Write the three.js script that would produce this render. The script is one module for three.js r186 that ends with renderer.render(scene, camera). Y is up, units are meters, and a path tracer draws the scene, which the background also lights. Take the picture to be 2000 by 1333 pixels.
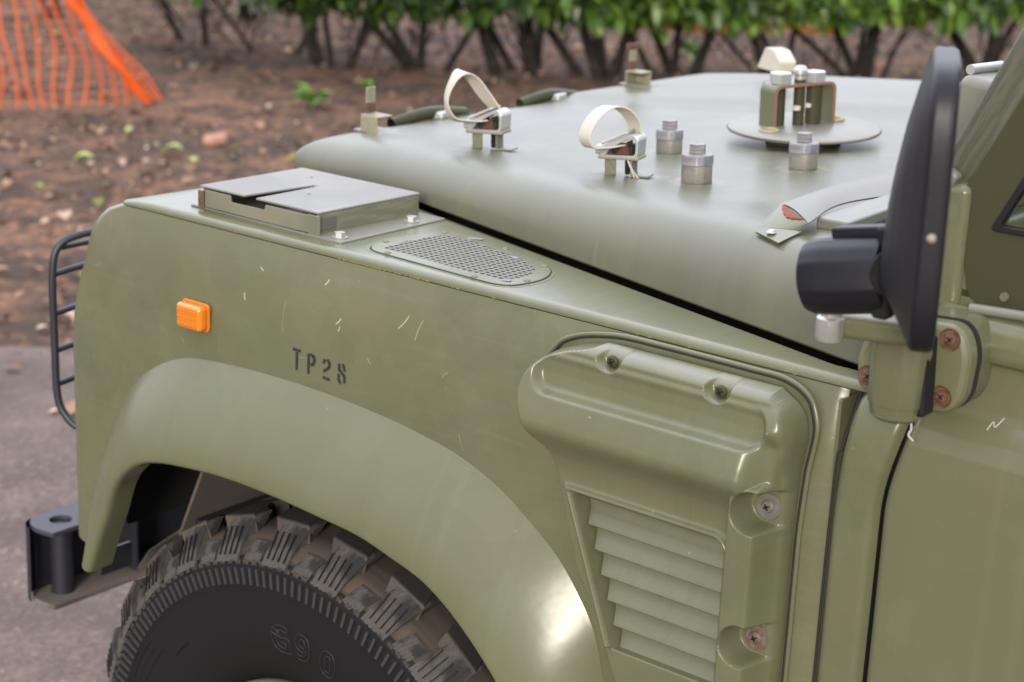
import * as THREE from 'three';
import { mergeGeometries, toCreasedNormals } from 'three/addons/utils/BufferGeometryUtils.js';
import { RoundedBoxGeometry } from 'three/addons/geometries/RoundedBoxGeometry.js';
import { FontLoader } from 'three/addons/loaders/FontLoader.js';

/* ---------- camera, sky, sun, exposure ---------- */
const scene = new THREE.Scene();
const renderer = new THREE.WebGLRenderer({ antialias: true });
renderer.setSize(1024, 682);
renderer.toneMapping = THREE.LinearToneMapping;
renderer.toneMappingExposure = 1.9;
renderer.shadowMap.enabled = true;

const camera = new THREE.PerspectiveCamera(21.68, 1024 / 682, 0.05, 400);
camera.position.set(1.3116, 1.5427, 2.1382);
camera.up.set(-0.2097, 0.9581, -0.1953);
camera.lookAt(1.3116 - 5.941, 1.5427 - 2.835, 2.1382 - 7.528);
camera.focus = 1.70;
camera.userData.fStop = 7.0;

// bright cloudy daylight, brighter overhead than at the horizon; a low sun comes in from beyond the photographer
{
  const SUN = new THREE.Vector3(0.46, 0.27, 0.86).normalize();
  const W = 256, H = 128, d = new Float32Array(W * H * 4);
  for (let j = 0; j < H; j++) for (let i = 0; i < W; i++) {
    const el = ((j + 0.5) / H - 0.5) * Math.PI, az = ((i + 0.5) / W) * 2 * Math.PI, k = (j * W + i) * 4;
    const s = Math.max(0, Math.sin(el));
    const cloud = 1 + 0.10 * Math.sin(3 * az + 5 * s) * Math.cos(el) + 0.06 * Math.sin(7 * az - 9 * s);
    // equirectangular: u = atan2(z, x) / 2 pi + 1/2
    const A = az - Math.PI, cx = Math.cos(el) * Math.cos(A), cz = Math.cos(el) * Math.sin(A), ang = Math.acos(Math.min(1, cx * SUN.x + Math.sin(el) * SUN.y + cz * SUN.z));
    const far = Math.max(0, -0.55 * cx + 0.62 * Math.sin(el) - 0.56 * cz);
    const L = (0.40 + 0.50 * s) * (1 + 1.5 * Math.pow(far, 1.6)) * cloud * (1 + 0.5 * Math.exp(-Math.pow(ang / 0.5, 2)));
    d[k] = L * 0.95; d[k + 1] = L * 0.985; d[k + 2] = L * 1.13; d[k + 3] = 1;
    if (el < 0) { d[k] = 0.16; d[k + 1] = 0.14; d[k + 2] = 0.12; }
  }
  const t = new THREE.DataTexture(d, W, H, THREE.RGBAFormat, THREE.FloatType);
  t.mapping = THREE.EquirectangularReflectionMapping;
  t.magFilter = t.minFilter = THREE.LinearFilter; t.wrapS = THREE.RepeatWrapping; t.needsUpdate = true;
  scene.background = t; scene.environment = t;
}
const sun = new THREE.DirectionalLight(0xfff4e4, 1.75);
sun.position.set(9.2, 6.2, 17.2); sun.target.position.set(0, 0.8, 0);
sun.castShadow = true; sun.shadow.radius = 26; sun.shadow.mapSize.set(2048, 2048);
Object.assign(sun.shadow.camera, { left: -14, right: 14, top: 14, bottom: -14, near: 0.5, far: 60 });
scene.add(sun, sun.target);

/* ---------- helpers ---------- */
let seed = 20240611;
const rnd = () => { seed |= 0; seed = (seed + 0x6D2B79F5) | 0; let t = Math.imul(seed ^ (seed >>> 15), 1 | seed); t = (t + Math.imul(t ^ (t >>> 7), 61 | t)) ^ t; return ((t ^ (t >>> 14)) >>> 0) / 4294967296; };
const rr = (a, b) => a + (b - a) * rnd();
const V = (x, y, z) => new THREE.Vector3(x, y, z);
const clamp = (x, a, b) => Math.min(b, Math.max(a, x));
const lerp = (a, b, t) => a + (b - a) * t;
const ss = (a, b, x) => { const t = clamp((x - a) / (b - a), 0, 1); return t * t * (3 - 2 * t); };
function interp(pts, x) { // sorted pairs
  if (x <= pts[0][0]) return pts[0][1];
  for (let i = 1; i < pts.length; i++) if (x <= pts[i][0]) { const [a, b] = pts[i - 1], [c, d] = pts[i]; return lerp(b, d, (x - a) / (c - a)); }
  return pts[pts.length - 1][1];
}
function hash2(i, j) { let h = Math.imul(i, 374761393) + Math.imul(j, 668265263); h = Math.imul(h ^ (h >>> 13), 1274126177); return ((h ^ (h >>> 16)) >>> 0) / 4294967296; }
function vnoise(x, y) { const i = Math.floor(x), j = Math.floor(y), u = x - i, v = y - j, a = u * u * (3 - 2 * u), b = v * v * (3 - 2 * v); return lerp(lerp(hash2(i, j), hash2(i + 1, j), a), lerp(hash2(i, j + 1), hash2(i + 1, j + 1), a), b); }
const fbm = (x, y, o = 4) => { let s = 0, a = 0.5; for (let k = 0; k < o; k++) { s += a * vnoise(x, y); x = x * 2.03 + 17.1; y = y * 2.03 + 9.7; a *= 0.5; } return s; };

function grid(nu, nv, f, uvf) { // f(u,v) -> Vector3
  const p = [], uv = [], idx = [];
  for (let j = 0; j <= nv; j++) for (let i = 0; i <= nu; i++) {
    const q = f(i / nu, j / nv); p.push(q.x, q.y, q.z);
    const w = uvf ? uvf(q, i / nu, j / nv) : [q.x, q.y]; uv.push(w[0], w[1]);
  }
  for (let j = 0; j < nv; j++) for (let i = 0; i < nu; i++) { const a = j * (nu + 1) + i, b = a + 1, c = a + nu + 1, e = c + 1; idx.push(a, b, e, a, e, c); }
  const g = new THREE.BufferGeometry();
  g.setAttribute('position', new THREE.Float32BufferAttribute(p, 3));
  g.setAttribute('uv', new THREE.Float32BufferAttribute(uv, 2));
  g.setIndex(idx); g.computeVertexNormals(); return g;
}
const clean = (g) => { const q = g.index ? g.toNonIndexed() : g.clone(); for (const k of Object.keys(q.attributes)) if (!['position', 'normal', 'uv', 'color'].includes(k)) q.deleteAttribute(k); return q; };
const merge = (l) => mergeGeometries(l.map(clean));
function xf(g, pos, rot, scl) { const m = new THREE.Matrix4().compose(pos || V(0, 0, 0), new THREE.Quaternion().setFromEuler(new THREE.Euler(...(rot || [0, 0, 0]))), scl || V(1, 1, 1)); const q = g.clone(); q.applyMatrix4(m); return q; }
function box(w, h, d, x, y, z, r = 0.0012, rot) { return xf(new RoundedBoxGeometry(w, h, d, 2, Math.min(r, w / 2.01, h / 2.01, d / 2.01)), V(x, y, z), rot); }
function along(g, a, b) { // geometry along +Y of length 1 is laid from a to b
  const d = b.clone().sub(a), L = d.length();
  const m = new THREE.Matrix4().compose(a.clone(), new THREE.Quaternion().setFromUnitVectors(V(0, 1, 0), d.normalize()), V(1, L, 1));
  const q = g.clone(); q.applyMatrix4(m); return q;
}
function cyl(r0, r1, a, b, n = 28) { const g = new THREE.CylinderGeometry(r1, r0, 1, n, 1); g.translate(0, 0.5, 0); const q = along(g, a, b); return q; }
function lathe(pts, n = 48) { return toCreasedNormals(new THREE.LatheGeometry(pts.map(([r, y]) => new THREE.Vector2(r, y)), n), 0.6); }
const tube = (pts, r, seg = 40, rad = 8) => new THREE.TubeGeometry(new THREE.CatmullRomCurve3(pts, false, 'catmullrom', 0.5), seg, r, rad, false);
function extr(shape, depth, bev = 0.0008) { return new THREE.ExtrudeGeometry(shape, { depth: Math.max(1e-4, depth - 2 * bev), bevelEnabled: bev > 0, bevelThickness: bev, bevelSize: bev, bevelOffset: -bev, bevelSegments: 2, curveSegments: 14 }).translate(0, 0, bev); }
function poly(pts) { const s = new THREE.Shape(); pts.forEach(([x, y], i) => (i ? s.lineTo(x, y) : s.moveTo(x, y))); s.closePath(); return s; }
function rpoly(pts, r) { // polygon with rounded corners
  const s = new THREE.Shape(), n = pts.length;
  for (let i = 0; i < n; i++) {
    const p = new THREE.Vector2(...pts[i]), a = new THREE.Vector2(...pts[(i + n - 1) % n]), b = new THREE.Vector2(...pts[(i + 1) % n]);
    const q = Array.isArray(r) ? r[i] : r, pa = a.sub(p), pb = b.sub(p), k = Math.min(q, pa.length() / 2.05, pb.length() / 2.05);
    const A = p.clone().add(pa.normalize().multiplyScalar(k)), B = p.clone().add(pb.normalize().multiplyScalar(k));
    i ? s.lineTo(A.x, A.y) : s.moveTo(A.x, A.y); s.quadraticCurveTo(p.x, p.y, B.x, B.y);
  }
  s.closePath(); return s;
}
// a flat strap: centre points, width directions, thickness
function ribbon(pts, wds, width, th, seg = 60) {
  const c = new THREE.CatmullRomCurve3(pts), w = new THREE.CatmullRomCurve3(wds);
  return grid(seg, 8, (u, v) => {
    const p = c.getPoint(u), t = c.getTangent(u), d = w.getPoint(u).normalize(); const n = t.clone().cross(d).normalize(); d.copy(n.clone().cross(t)).normalize();
    const k = [[-.5, -.3], [-.5, .3], [-.46, .5], [0, .5], [.46, .5], [.5, .3], [.5, -.3], [.46, -.5], [-.46, -.5]][Math.round(v * 8)];
    return p.addScaledVector(d, k[0] * width).addScaledVector(n, k[1] * th);
  }, (q, u, v) => [u * 0.3, v * 0.03]);
}
const used = {};
function numbered(n) { const k = used[n] || 0; used[n] = k + 1; return k ? `${n}_${String(k).padStart(3, '0')}` : n; }
function thing(name, label, category, pos = V(0, 0, 0), group) {
  const o = new THREE.Group(); o.name = numbered(name); o.position.copy(pos); o.userData = { label, category }; if (group) o.userData.group = group; scene.add(o); return o;
}
function part(name, geo, mat, parent, label) {
  const m = new THREE.Mesh(Array.isArray(geo) ? merge(geo) : geo, mat); m.name = name; m.castShadow = m.receiveShadow = true;
  if (label) m.userData.label = label; parent.add(m); return m;
}
function struct(name, geo, mat, kind = 'structure') { const m = part(name, geo, mat, scene); m.name = numbered(name); m.userData.kind = kind; return m; }

/* ---------- textures and materials ---------- */
function canvasTex(w, h, draw, rep) {
  const c = document.createElement('canvas'); c.width = w; c.height = h; draw(c.getContext('2d'), w, h);
  const t = new THREE.CanvasTexture(c); t.colorSpace = THREE.SRGBColorSpace; t.wrapS = t.wrapT = THREE.RepeatWrapping; t.magFilter = THREE.LinearFilter; t.anisotropy = 8;
  if (rep) t.repeat.set(...rep); return t;
}
function dataTex(n, f, srgb = false) { // tileable-ish grey / colour field
  const d = new Uint8Array(n * n * 4);
  for (let j = 0; j < n; j++) for (let i = 0; i < n; i++) { const v = f(i / n, j / n, i, j), k = (j * n + i) * 4; const q = Array.isArray(v) ? v : [v, v, v]; d[k] = clamp(q[0] * 255, 0, 255); d[k + 1] = clamp(q[1] * 255, 0, 255); d[k + 2] = clamp(q[2] * 255, 0, 255); d[k + 3] = 255; }
  const t = new THREE.DataTexture(d, n, n); t.wrapS = t.wrapT = THREE.RepeatWrapping; t.magFilter = t.minFilter = THREE.LinearFilter; t.needsUpdate = true; if (srgb) t.colorSpace = THREE.SRGBColorSpace; return t;
}
const tileFbm = (u0, v0, f, o = 4) => { const iu = Math.floor(u0), iv = Math.floor(v0), u = u0 - iu , v = v0 - iv; const O = iu * 13.37 + iv * 7.1; return tileRaw(u, v, f, o, O); };
const tileRaw = (u, v, f, o, O) => { const a = fbm(u * f + O, v * f + O, o), b = fbm((u - 1) * f + O, v * f + O, o), c = fbm(u * f + O, (v - 1) * f + O, o), d = fbm((u - 1) * f + O, (v - 1) * f + O, o); return lerp(lerp(a, b, u), lerp(c, d, u), v); };
const paintRough = dataTex(512, (u, v) => { const q = 0.40 + 0.18 * (tileFbm(u, v, 9) - 0.47) + 0.10 * (tileFbm(u, v, 60, 2) - 0.38); return [q, q, q]; });
const paintBump = dataTex(512, (u, v) => 0.5 + 0.35 * (tileFbm(u, v, 130, 2) - 0.38) + 0.4 * (tileFbm(u, v, 7, 3) - 0.45));
const roughBump = dataTex(256, (u, v) => tileFbm(u, v, 40, 3));
const OLIVE = [96, 97, 72];
const css = (c, a = 1) => `rgba(${c[0]},${c[1]},${c[2]},${a})`;
function chips(g, n, w, h, scale, col = [206, 204, 170]) {
  for (let i = 0; i < n; i++) {
    const cl = rnd() < 0.6 ? Math.floor(rr(0, 9)) : -1, x = cl < 0 ? rnd() * w : w * (hash2(cl, n) + 0.09 * (rnd() + rnd() - 1)), y = cl < 0 ? rnd() * h : h * (hash2(cl, n + 7) + 0.09 * (rnd() + rnd() - 1)), L = scale * (rnd() < 0.12 ? rr(10, 50) : rr(0.6, 4)), a = rr(0, 6.28), k = rr(-0.15, 0.15);
    g.strokeStyle = css(col, rr(0.2, 0.9)); g.lineWidth = (L > 8 ? rr(0.6, 1.1) : rr(0.8, 2.6)) * Math.max(scale, 0.6); g.lineCap = 'round';
    g.beginPath(); g.moveTo(x, y); g.quadraticCurveTo(x + L * 0.5 * Math.cos(a + k), y + L * 0.5 * Math.sin(a + k), x + L * Math.cos(a), y + L * Math.sin(a)); g.stroke();
  }
}
function mottle(g, w, h, base, n, amp, rmin, rmax) {
  g.fillStyle = css(base); g.fillRect(0, 0, w, h);
  for (let i = 0; i < n; i++) { const s = rr(-amp, amp), x = rnd() * w, y = rnd() * h, r = rr(rmin, rmax); g.fillStyle = css([base[0] + s * 1.0, base[1] + s, base[2] + s * 0.9], 0.16);
    for (const dx of [0, -w, w]) for (const dy of [0, -h, h]) { if (x + dx < -r || x + dx > w + r || y + dy < -r || y + dy > h + r) continue; g.beginPath(); g.ellipse(x + dx, y + dy, r, r * rr(0.3, 1), rr(0, 3), 0, 6.28); g.fill(); } }
}
function brushed(g, w, h, n, vert) { // faint brush marks and dust specks in the paint
  for (let i = 0; i < n; i++) { const x = rnd() * w, y = rnd() * h, L = rr(60, 420), s = rnd() < 0.5 ? 255 : 0; g.strokeStyle = css([s, s, s * 0.9], rr(0.004, 0.016)); g.lineWidth = rr(1, 7); g.beginPath(); g.moveTo(x, y); if (vert) g.lineTo(x + rr(-8, 8), y + L); else g.lineTo(x + L, y + rr(-8, 8)); g.stroke(); }
  for (let i = 0; i < n * 3; i++) { g.fillStyle = css([190, 184, 158], rr(0.03, 0.22)); const r = rr(0.5, 1.5); g.fillRect(rnd() * w, rnd() * h, r, r); }
}
const sideTex = canvasTex(2048, 1024, (g, w, h) => { // wing side: uv = ((x+.5)/1.2, (y-.5)/.6)
  mottle(g, w, h, OLIVE, 900, 13, 10, 110); brushed(g, w, h, 500);
  chips(g, 260, w, h, 0.55, [176, 176, 142]);
  const P = (x, y) => [((x + 0.5) / 1.2) * w, (1 - (y - 0.5) / 0.6) * h];
  const mark = (x, y, L, a, lw, col = [222, 220, 190], k = 0.5) => { const [X, Y] = P(x, y); k *= 0.4; g.strokeStyle = css(col, 0.7); g.lineWidth = lw * 0.5; g.lineCap = 'round'; g.beginPath(); g.moveTo(X, Y); g.quadraticCurveTo(X + L * 0.5 * Math.cos(a + k), Y + L * 0.5 * Math.sin(a + k), X + L * Math.cos(a), Y + L * Math.sin(a)); g.stroke(); };
  mark(-0.101, 1.022, 12, 1.3, 4); mark(0.018, 1.054, 14, -0.9, 4); mark(0.041, 1.017, 16, -0.8, 3.5); mark(0.045, 1.010, 9, -1.2, 3);
  mark(0.128, 1.030, 34, -0.9, 2.6); mark(0.160, 1.045, 40, 1.9, 1.8); mark(0.339, 1.067, 26, 2.2, 2.2); mark(-0.081, 1.055, 10, 0.6, 3);
  mark(-0.036, 1.026, 60, 1.6, 1.4, [170, 168, 132]); mark(-0.15, 0.905, 22, 0.4, 2.4); mark(-0.142, 0.897, 30, -0.5, 2.2); mark(0.05, 0.93, 18, 0.2, 1.6);
  mark(-0.359, 1.005, 20, -0.4, 5, [86, 110, 132]); mark(0.09, 0.99, 12, 0.8, 2); mark(0.2, 1.0, 16, 2.4, 1.6); mark(-0.2, 0.95, 9, 1, 2); mark(0.22, 0.94, 30, 1.2, 1.4, [176, 174, 140]);
});
const panelTex = canvasTex(1024, 1024, (g, w, h) => { mottle(g, w, h, OLIVE, 600, 10, 8, 80); brushed(g, w, h, 160, true); chips(g, 90, w, h, 0.55, [168, 166, 136]); });
const topTex = canvasTex(2048, 2048, (g, w, h) => { // bonnet: uv = ((x+.5)/1.3, (z+1)/2)
  mottle(g, w, h, [95, 95, 78], 1500, 11, 20, 140);
  const P = (x, z) => [((x + 0.5) / 1.3) * w, (1 - (z + 1) / 2) * h];
  const sx = w / 1.3, sy = h / 2;
  for (const [x, z, r] of [[0.093, 0.2945, 0.022], [0.241, 0.4585, 0.023], [0.285, 0.297, 0.023], [0.18, 0.08, 0.105], [-0.09, 0.43, 0.04], [0.15, 0.485, 0.04], [-0.316, 0.40, 0.03]]) {
    for (let k = 0; k < 150; k++) { const a = rr(0, 6.28), q = r * rr(0.85, 1.45), [X, Y] = P(x + q * Math.cos(a), z + q * Math.sin(a)); g.fillStyle = css([rr(140, 160), rr(130, 150), rr(84, 112)], rr(0.06, 0.26)); g.beginPath(); g.ellipse(X, Y, sx * rr(0.001, 0.006), sy * rr(0.001, 0.006), rr(0, 3), 0, 6.28); g.fill(); }
  }
  for (let k = 0; k < 40; k++) { const [X, Y] = P(rr(-0.3, 0.62), rr(-0.6, 0.75)); g.strokeStyle = css([146, 143, 126], rr(0.06, 0.2)); g.lineWidth = rr(3, 14); g.beginPath(); g.moveTo(X, Y); g.quadraticCurveTo(X + rr(-60, 60), Y + rr(-30, 30), X + rr(-140, 140), Y + rr(-60, 60)); g.stroke(); }
  chips(g, 420, w, h, 0.7, [176, 176, 150]);
});
const paint = (map, o = {}) => new THREE.MeshPhysicalMaterial({ map, roughnessMap: paintRough, roughness: 0.66, bumpMap: paintBump, bumpScale: 0.0004, metalness: 0, specularIntensity: 0.9, side: THREE.DoubleSide, ...o });
const M = {};
M.side = paint(sideTex); M.panel = paint(panelTex); M.top = paint(topTex, { roughness: 0.84 });
M.olive = paint(null, { color: new THREE.Color().setRGB(0.117, 0.119, 0.066), bumpMap: roughBump, bumpScale: 0.0003 });
M.paleOlive = paint(null, { color: new THREE.Color().setRGB(0.175, 0.172, 0.138), roughness: 0.9 });
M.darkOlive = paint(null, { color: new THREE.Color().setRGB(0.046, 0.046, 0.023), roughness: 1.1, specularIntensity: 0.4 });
const std = (r, g, b, rough, metal = 0, o = {}) => new THREE.MeshStandardMaterial({ color: new THREE.Color().setRGB(r, g, b), roughness: rough, metalness: metal, side: THREE.DoubleSide, ...o });
const phys = (r, g, b, rough, metal = 0, o = {}) => new THREE.MeshPhysicalMaterial({ color: new THREE.Color().setRGB(r, g, b), roughness: rough, metalness: metal, specularIntensity: 0.55, side: THREE.DoubleSide, ...o });
const blot = (seedv, a, b, n = 256, f = 8, lo = 0.42, hi = 0.56) => dataTex(n, (u, v) => { const k = ss(lo, hi, tileFbm(u + Math.floor(seedv * 10), v, f, 4)); return [0, 1, 2].map((i) => lerp(a[i], b[i], k)); }, true);
M.boxTop = std(1, 1, 1, 1.6, 0, { map: blot(0.3, [0.48, 0.475, 0.45], [0.52, 0.51, 0.48]), roughnessMap: paintRough });
M.boxSide = std(1, 1, 1, 0.6, 0, { map: blot(1.3, [0.40, 0.40, 0.33], [0.455, 0.445, 0.37]) });
M.steel = std(1, 1, 1, 0.5, 0.35, { map: blot(2.2, [0.47, 0.47, 0.505], [0.56, 0.545, 0.51], 256, 5, 0.38, 0.57), bumpMap: roughBump, bumpScale: 0.0004 });
M.zinc = std(0.45, 0.45, 0.43, 0.38, 0.6, { bumpMap: roughBump, bumpScale: 0.0003 });
M.rust = std(1, 1, 1, 0.85, 0.1, { map: blot(4.1, [0.33, 0.215, 0.155], [0.42, 0.33, 0.26], 256, 10, 0.38, 0.57) });
M.redOxide = std(0.19, 0.09, 0.068, 0.8);
M.brassy = std(1, 1, 1, 0.55, 0.25, { map: blot(5.5, [0.58, 0.55, 0.42], [0.52, 0.505, 0.475], 256, 5) });
M.blackPlastic = phys(0.010, 0.010, 0.013, 0.42, 0, { bumpMap: roughBump, bumpScale: 0.0002 });
M.blackMetal = std(0.020, 0.021, 0.028, 0.45);
M.black = std(0.006, 0.006, 0.006, 0.95);
M.rubber = phys(0.008, 0.008, 0.0085, 0.6, 0, { bumpMap: roughBump, bumpScale: 0.0004 });
M.seal = std(0.012, 0.012, 0.012, 0.8);
M.web = std(1, 1, 1, 0.95, 0, { map: canvasTex(256, 256, (g, w, h) => { mottle(g, w, h, [188, 183, 170], 200, 18, 3, 30); for (let i = 0; i < w; i += 4) { g.fillStyle = 'rgba(120,112,96,0.16)'; g.fillRect(i, 0, 1.4, h); } }, [8, 8]) });
M.dustyDark = std(1, 1, 1, 0.95, 0, { map: blot(6.6, [0.30, 0.28, 0.26], [0.44, 0.40, 0.36], 256, 7, 0.38, 0.57) });
M.mud = std(1, 1, 1, 1, 0, { map: blot(7.7, [0.20, 0.175, 0.155], [0.31, 0.27, 0.235], 256, 6, 0.38, 0.57) });
M.amber = new THREE.MeshPhysicalMaterial({ color: new THREE.Color().setRGB(0.78, 0.20, 0.008), roughness: 0.16, ior: 1.49, clearcoat: 1.0, clearcoatRoughness: 0.08 });
M.amberIn = std(0.50, 0.17, 0.015, 0.45);
M.glass = new THREE.MeshPhysicalMaterial({ color: new THREE.Color().setRGB(0.8, 0.86, 0.86), roughness: 0.03, transmission: 1, thickness: 0, ior: 1.5 });
M.mirror = std(0.85, 0.86, 0.87, 0.03, 1);
M.ink = std(0.018, 0.018, 0.022, 0.7);

/* ---------- ground ---------- */
const PATH = (x, z) => 0.63 * x + 0.777 * z + 2.44; // > 0 on the path side
{
  const soilTex = dataTex(1024, (u, v) => {
    const a = tileFbm(u, v, 14, 5), b = tileFbm(u + 3, v + 5, 60, 3), c = tileFbm(u + 7, v + 1, 5, 3);
    const k = ss(0.40, 0.56, a * 0.55 + b * 0.25 + c * 0.25), r = ss(0.48, 0.56, b);
    return [lerp(0.22, 0.39, k) + 0.09 * r, lerp(0.155, 0.275, k) + 0.06 * r, lerp(0.105, 0.19, k) + 0.04 * r];
  }, true); soilTex.repeat.set(0.5, 0.5);
  const bump = dataTex(512, (u, v) => tileFbm(u, v, 22, 5)); bump.repeat.set(0.5, 0.5);
  const hgt = (x, z) => { const p = PATH(x, z); return p > -0.05 ? 0 : 0.045 * Math.min(1, -p) * (fbm(x * 1.6, z * 1.6) - 0.42) + 0.012 * Math.min(1, -p) * (fbm(x * 9, z * 9, 3) - 0.4); };
  const g = grid(330, 330, (u, v) => { const e = (t) => { const s = 2 * t - 1; return Math.sign(s) * (9 * Math.abs(s) + 240 * Math.pow(Math.abs(s), 9)); }; const x = -6 + e(u), z = -5 - e(v); return V(x, hgt(x, z), z); }, (q) => [q.x, q.z]);
  struct('ground', g, std(1, 1, 1, 1, 0, { map: soilTex, bumpMap: bump, bumpScale: 0.03 }));

  const tarTex = dataTex(1024, (u, v) => {
    const a = tileFbm(u, v, 8, 4), b = tileFbm(u + 3, v + 5, 110, 2), k = ss(0.36, 0.56, 0.5 * a + 0.5 * b), s = ss(0.50, 0.56, tileFbm(u + 9, v, 80, 2));
    return [lerp(0.32, 0.41, k) + 0.12 * s, lerp(0.27, 0.35, k) + 0.10 * s, lerp(0.24, 0.315, k) + 0.09 * s];
  }, true); tarTex.repeat.set(1, 1);
  const tb = dataTex(512, (u, v) => tileFbm(u, v, 90, 3));
  const d = V(0.777, 0, -0.63), n = V(0.63, 0, 0.777), o = n.clone().multiplyScalar(-2.44);
  const pg = grid(300, 24, (u, v) => {
    const s = (u * 2 - 1) * 14, e = 0.10 * (fbm(s * 3, 4) - 0.45) + 0.06 * (fbm(s * 14, 1, 2) - 0.4);
    const t = v === 0 ? e : lerp(e, 9, Math.pow(v, 1.6)); return o.clone().addScaledVector(d, s).addScaledVector(n, t).setY(0.006);
  }, (q) => [q.x, q.z]);
  struct('path', pg, std(1, 1, 1, 0.92, 0, { map: tarTex, bumpMap: tb, bumpScale: 0.014 }));

  // fallen leaves and chips, uncountable
  const leaf = grid(4, 2, (u, v) => { const w = 0.34 * Math.sin(Math.PI * Math.pow(u, 0.8)) * (2 * v - 1); return V(u - 0.5, 0.10 * Math.sin(u * 3) + 0.16 * Math.abs(2 * v - 1) * Math.sin(3.1 * u), w); });
  const N = 17000, im = new THREE.InstancedMesh(leaf, std(1, 1, 1, 0.9), N);
  const m = new THREE.Matrix4(), q = new THREE.Quaternion(), col = new THREE.Color();
  for (let i = 0; i < N; i++) {
    let x, z, p, tries = 0; do { x = rr(-13.5, -1.6); z = rr(-13.5, 1.5); p = PATH(x, z); tries++; } while (tries < 60 && (p > 0.9 || (p > 0 && rnd() < 0.72 + p * 0.3) || (p < -3.9 && p > -5.4 && rnd() < 0.72)));
    const s = rnd() < 0.15 ? rr(0.06, 0.085) : rr(0.018, 0.055);
    q.setFromEuler(new THREE.Euler(rr(-0.28, 0.28), rr(0, 6.28), rr(-0.28, 0.28)));
    m.compose(V(x, hgt(x, z) + 0.008 + s * 0.05, z), q, V(s, s, s * rr(0.7, 1.2))); im.setMatrixAt(i, m);
    const t = rnd(), b = rr(0.65, 1.25);
    if (t < 0.40) col.setRGB(0.25 * b, 0.145 * b, 0.085 * b); else if (t < 0.62) col.setRGB(0.125 * b, 0.07 * b, 0.040 * b); else if (t < 0.86) col.setRGB(0.06 * b, 0.038 * b, 0.026 * b); else if (t < 0.965) col.setRGB(0.44 * b, 0.31 * b, 0.215 * b); else col.setRGB(0.20 * b, 0.22 * b, 0.04 * b);
    im.setColorAt(i, col);
  }
  im.name = 'leaf_litter'; im.userData = { label: 'brown and tan fallen leaves strewn over the dark soil', category: 'leaf litter', kind: 'stuff' }; im.castShadow = im.receiveShadow = true; scene.add(im);
  // lumps of earth
  const clod = new THREE.IcosahedronGeometry(0.5, 1); { const a = clod.attributes.position; for (let i = 0; i < a.count; i++) { const k = 0.75 + 0.5 * hash2(Math.round(a.getX(i) * 50), Math.round(a.getY(i) * 50 + 77 * a.getZ(i))); a.setXYZ(i, a.getX(i) * k, a.getY(i) * k * 0.6, a.getZ(i) * k); } clod.computeVertexNormals(); }
  const C = 700, cm = new THREE.InstancedMesh(clod, std(0.085, 0.053, 0.034, 1), C);
  for (let i = 0; i < C; i++) { let x, z, p; do { x = rr(-11, -2); z = rr(-10, 0.5); p = PATH(x, z); } while (p > -0.03 || p < -5.5); const s = Math.pow(rnd(), 2.5) * 0.07 + 0.015; q.setFromEuler(new THREE.Euler(rr(0, 6), rr(0, 6), rr(0, 6))); m.compose(V(x, hgt(x, z), z), q, V(s, s, s)); cm.setMatrixAt(i, m); const b = rr(0.6, 1.5); cm.setColorAt(i, col.setRGB(b, b, b)); }
  cm.name = 'soil_clods'; cm.userData = { label: 'loose dark clods of earth on the bare soil', category: 'soil', kind: 'stuff' }; cm.castShadow = cm.receiveShadow = true; scene.add(cm);
  // single green leaves and a brick fragment that stand out
  const fl = (x, z, s, c, label) => { const o = part('fallen_leaf', xf(leaf, V(0, 0, 0), [rr(-0.3, 0.3), rr(0, 6), rr(-0.3, 0.3)], V(s, s, s * 1.3)), std(...c, 0.7), scene); o.name = numbered('fallen_leaf'); o.position.set(x, hgt(x, z) + 0.03, z); o.userData = { label, category: 'leaf' }; };
  fl(-4.835, -2.629, 0.085, [0.36, 0.40, 0.08], 'yellow-green fallen leaf lying nearest the lamp guard on bare soil');
  fl(-4.84, -3.133, 0.085, [0.33, 0.42, 0.12], 'light green fallen leaf left of the grey-pink brick fragment');
  fl(-4.536, -3.001, 0.07, [0.34, 0.36, 0.10], 'small yellow-green leaf in front of the brick fragment');
  fl(-5.339, -3.294, 0.06, [0.32, 0.36, 0.10], 'pale green leaf below the tip of the orange barrier net');
  const br = part('brick_fragment', toCreasedNormals(xf(box(0.11, 0.04, 0.06, 0, 0, 0, 0.008), V(0, 0, 0), [0.2, 0.7, 0.1]), 0.6), std(1, 1, 1, 0.95, 0, { map: blot(8.8, [0.62, 0.45, 0.38], [0.70, 0.54, 0.47]) }), scene); br.position.set(-4.897, 0.03, -3.43); br.userData = { label: 'pinkish broken brick lying on the leaf-strewn soil', category: 'brick' };
  // weeds
  const weed = (x, z, n, s, label) => { const o = thing('weed_plant', label, 'weed', V(x, hgt(x, z), z)); const mt = std(0.15, 0.29, 0.045, 0.6);
    for (let i = 0; i < n; i++) { const a = rr(0, 6.28), t = rr(0.2, 0.9); part('leaf', xf(leaf, V(Math.cos(a) * s * 0.5, s * t * 0.8, -Math.sin(a) * s * 0.5), [0, a, t * 0.8], V(s, s * 1.2, s * 0.9)), mt, o); } part('stem', cyl(0.004, 0.003, V(0, 0, 0), V(0.01, s * 0.8, 0)), mt, o); };
  weed(-5.413, -4.581, 9, 0.12, 'small bright green weed seedling left of the bare front bracket'); weed(-5.6, -5.2, 5, 0.08, 'tiny green seedling in the dark shade before the hedge');
  weed(-5.05, -7.75, 8, 0.16, 'green sprout between the hedge stems behind the bonnet');
}

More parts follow.
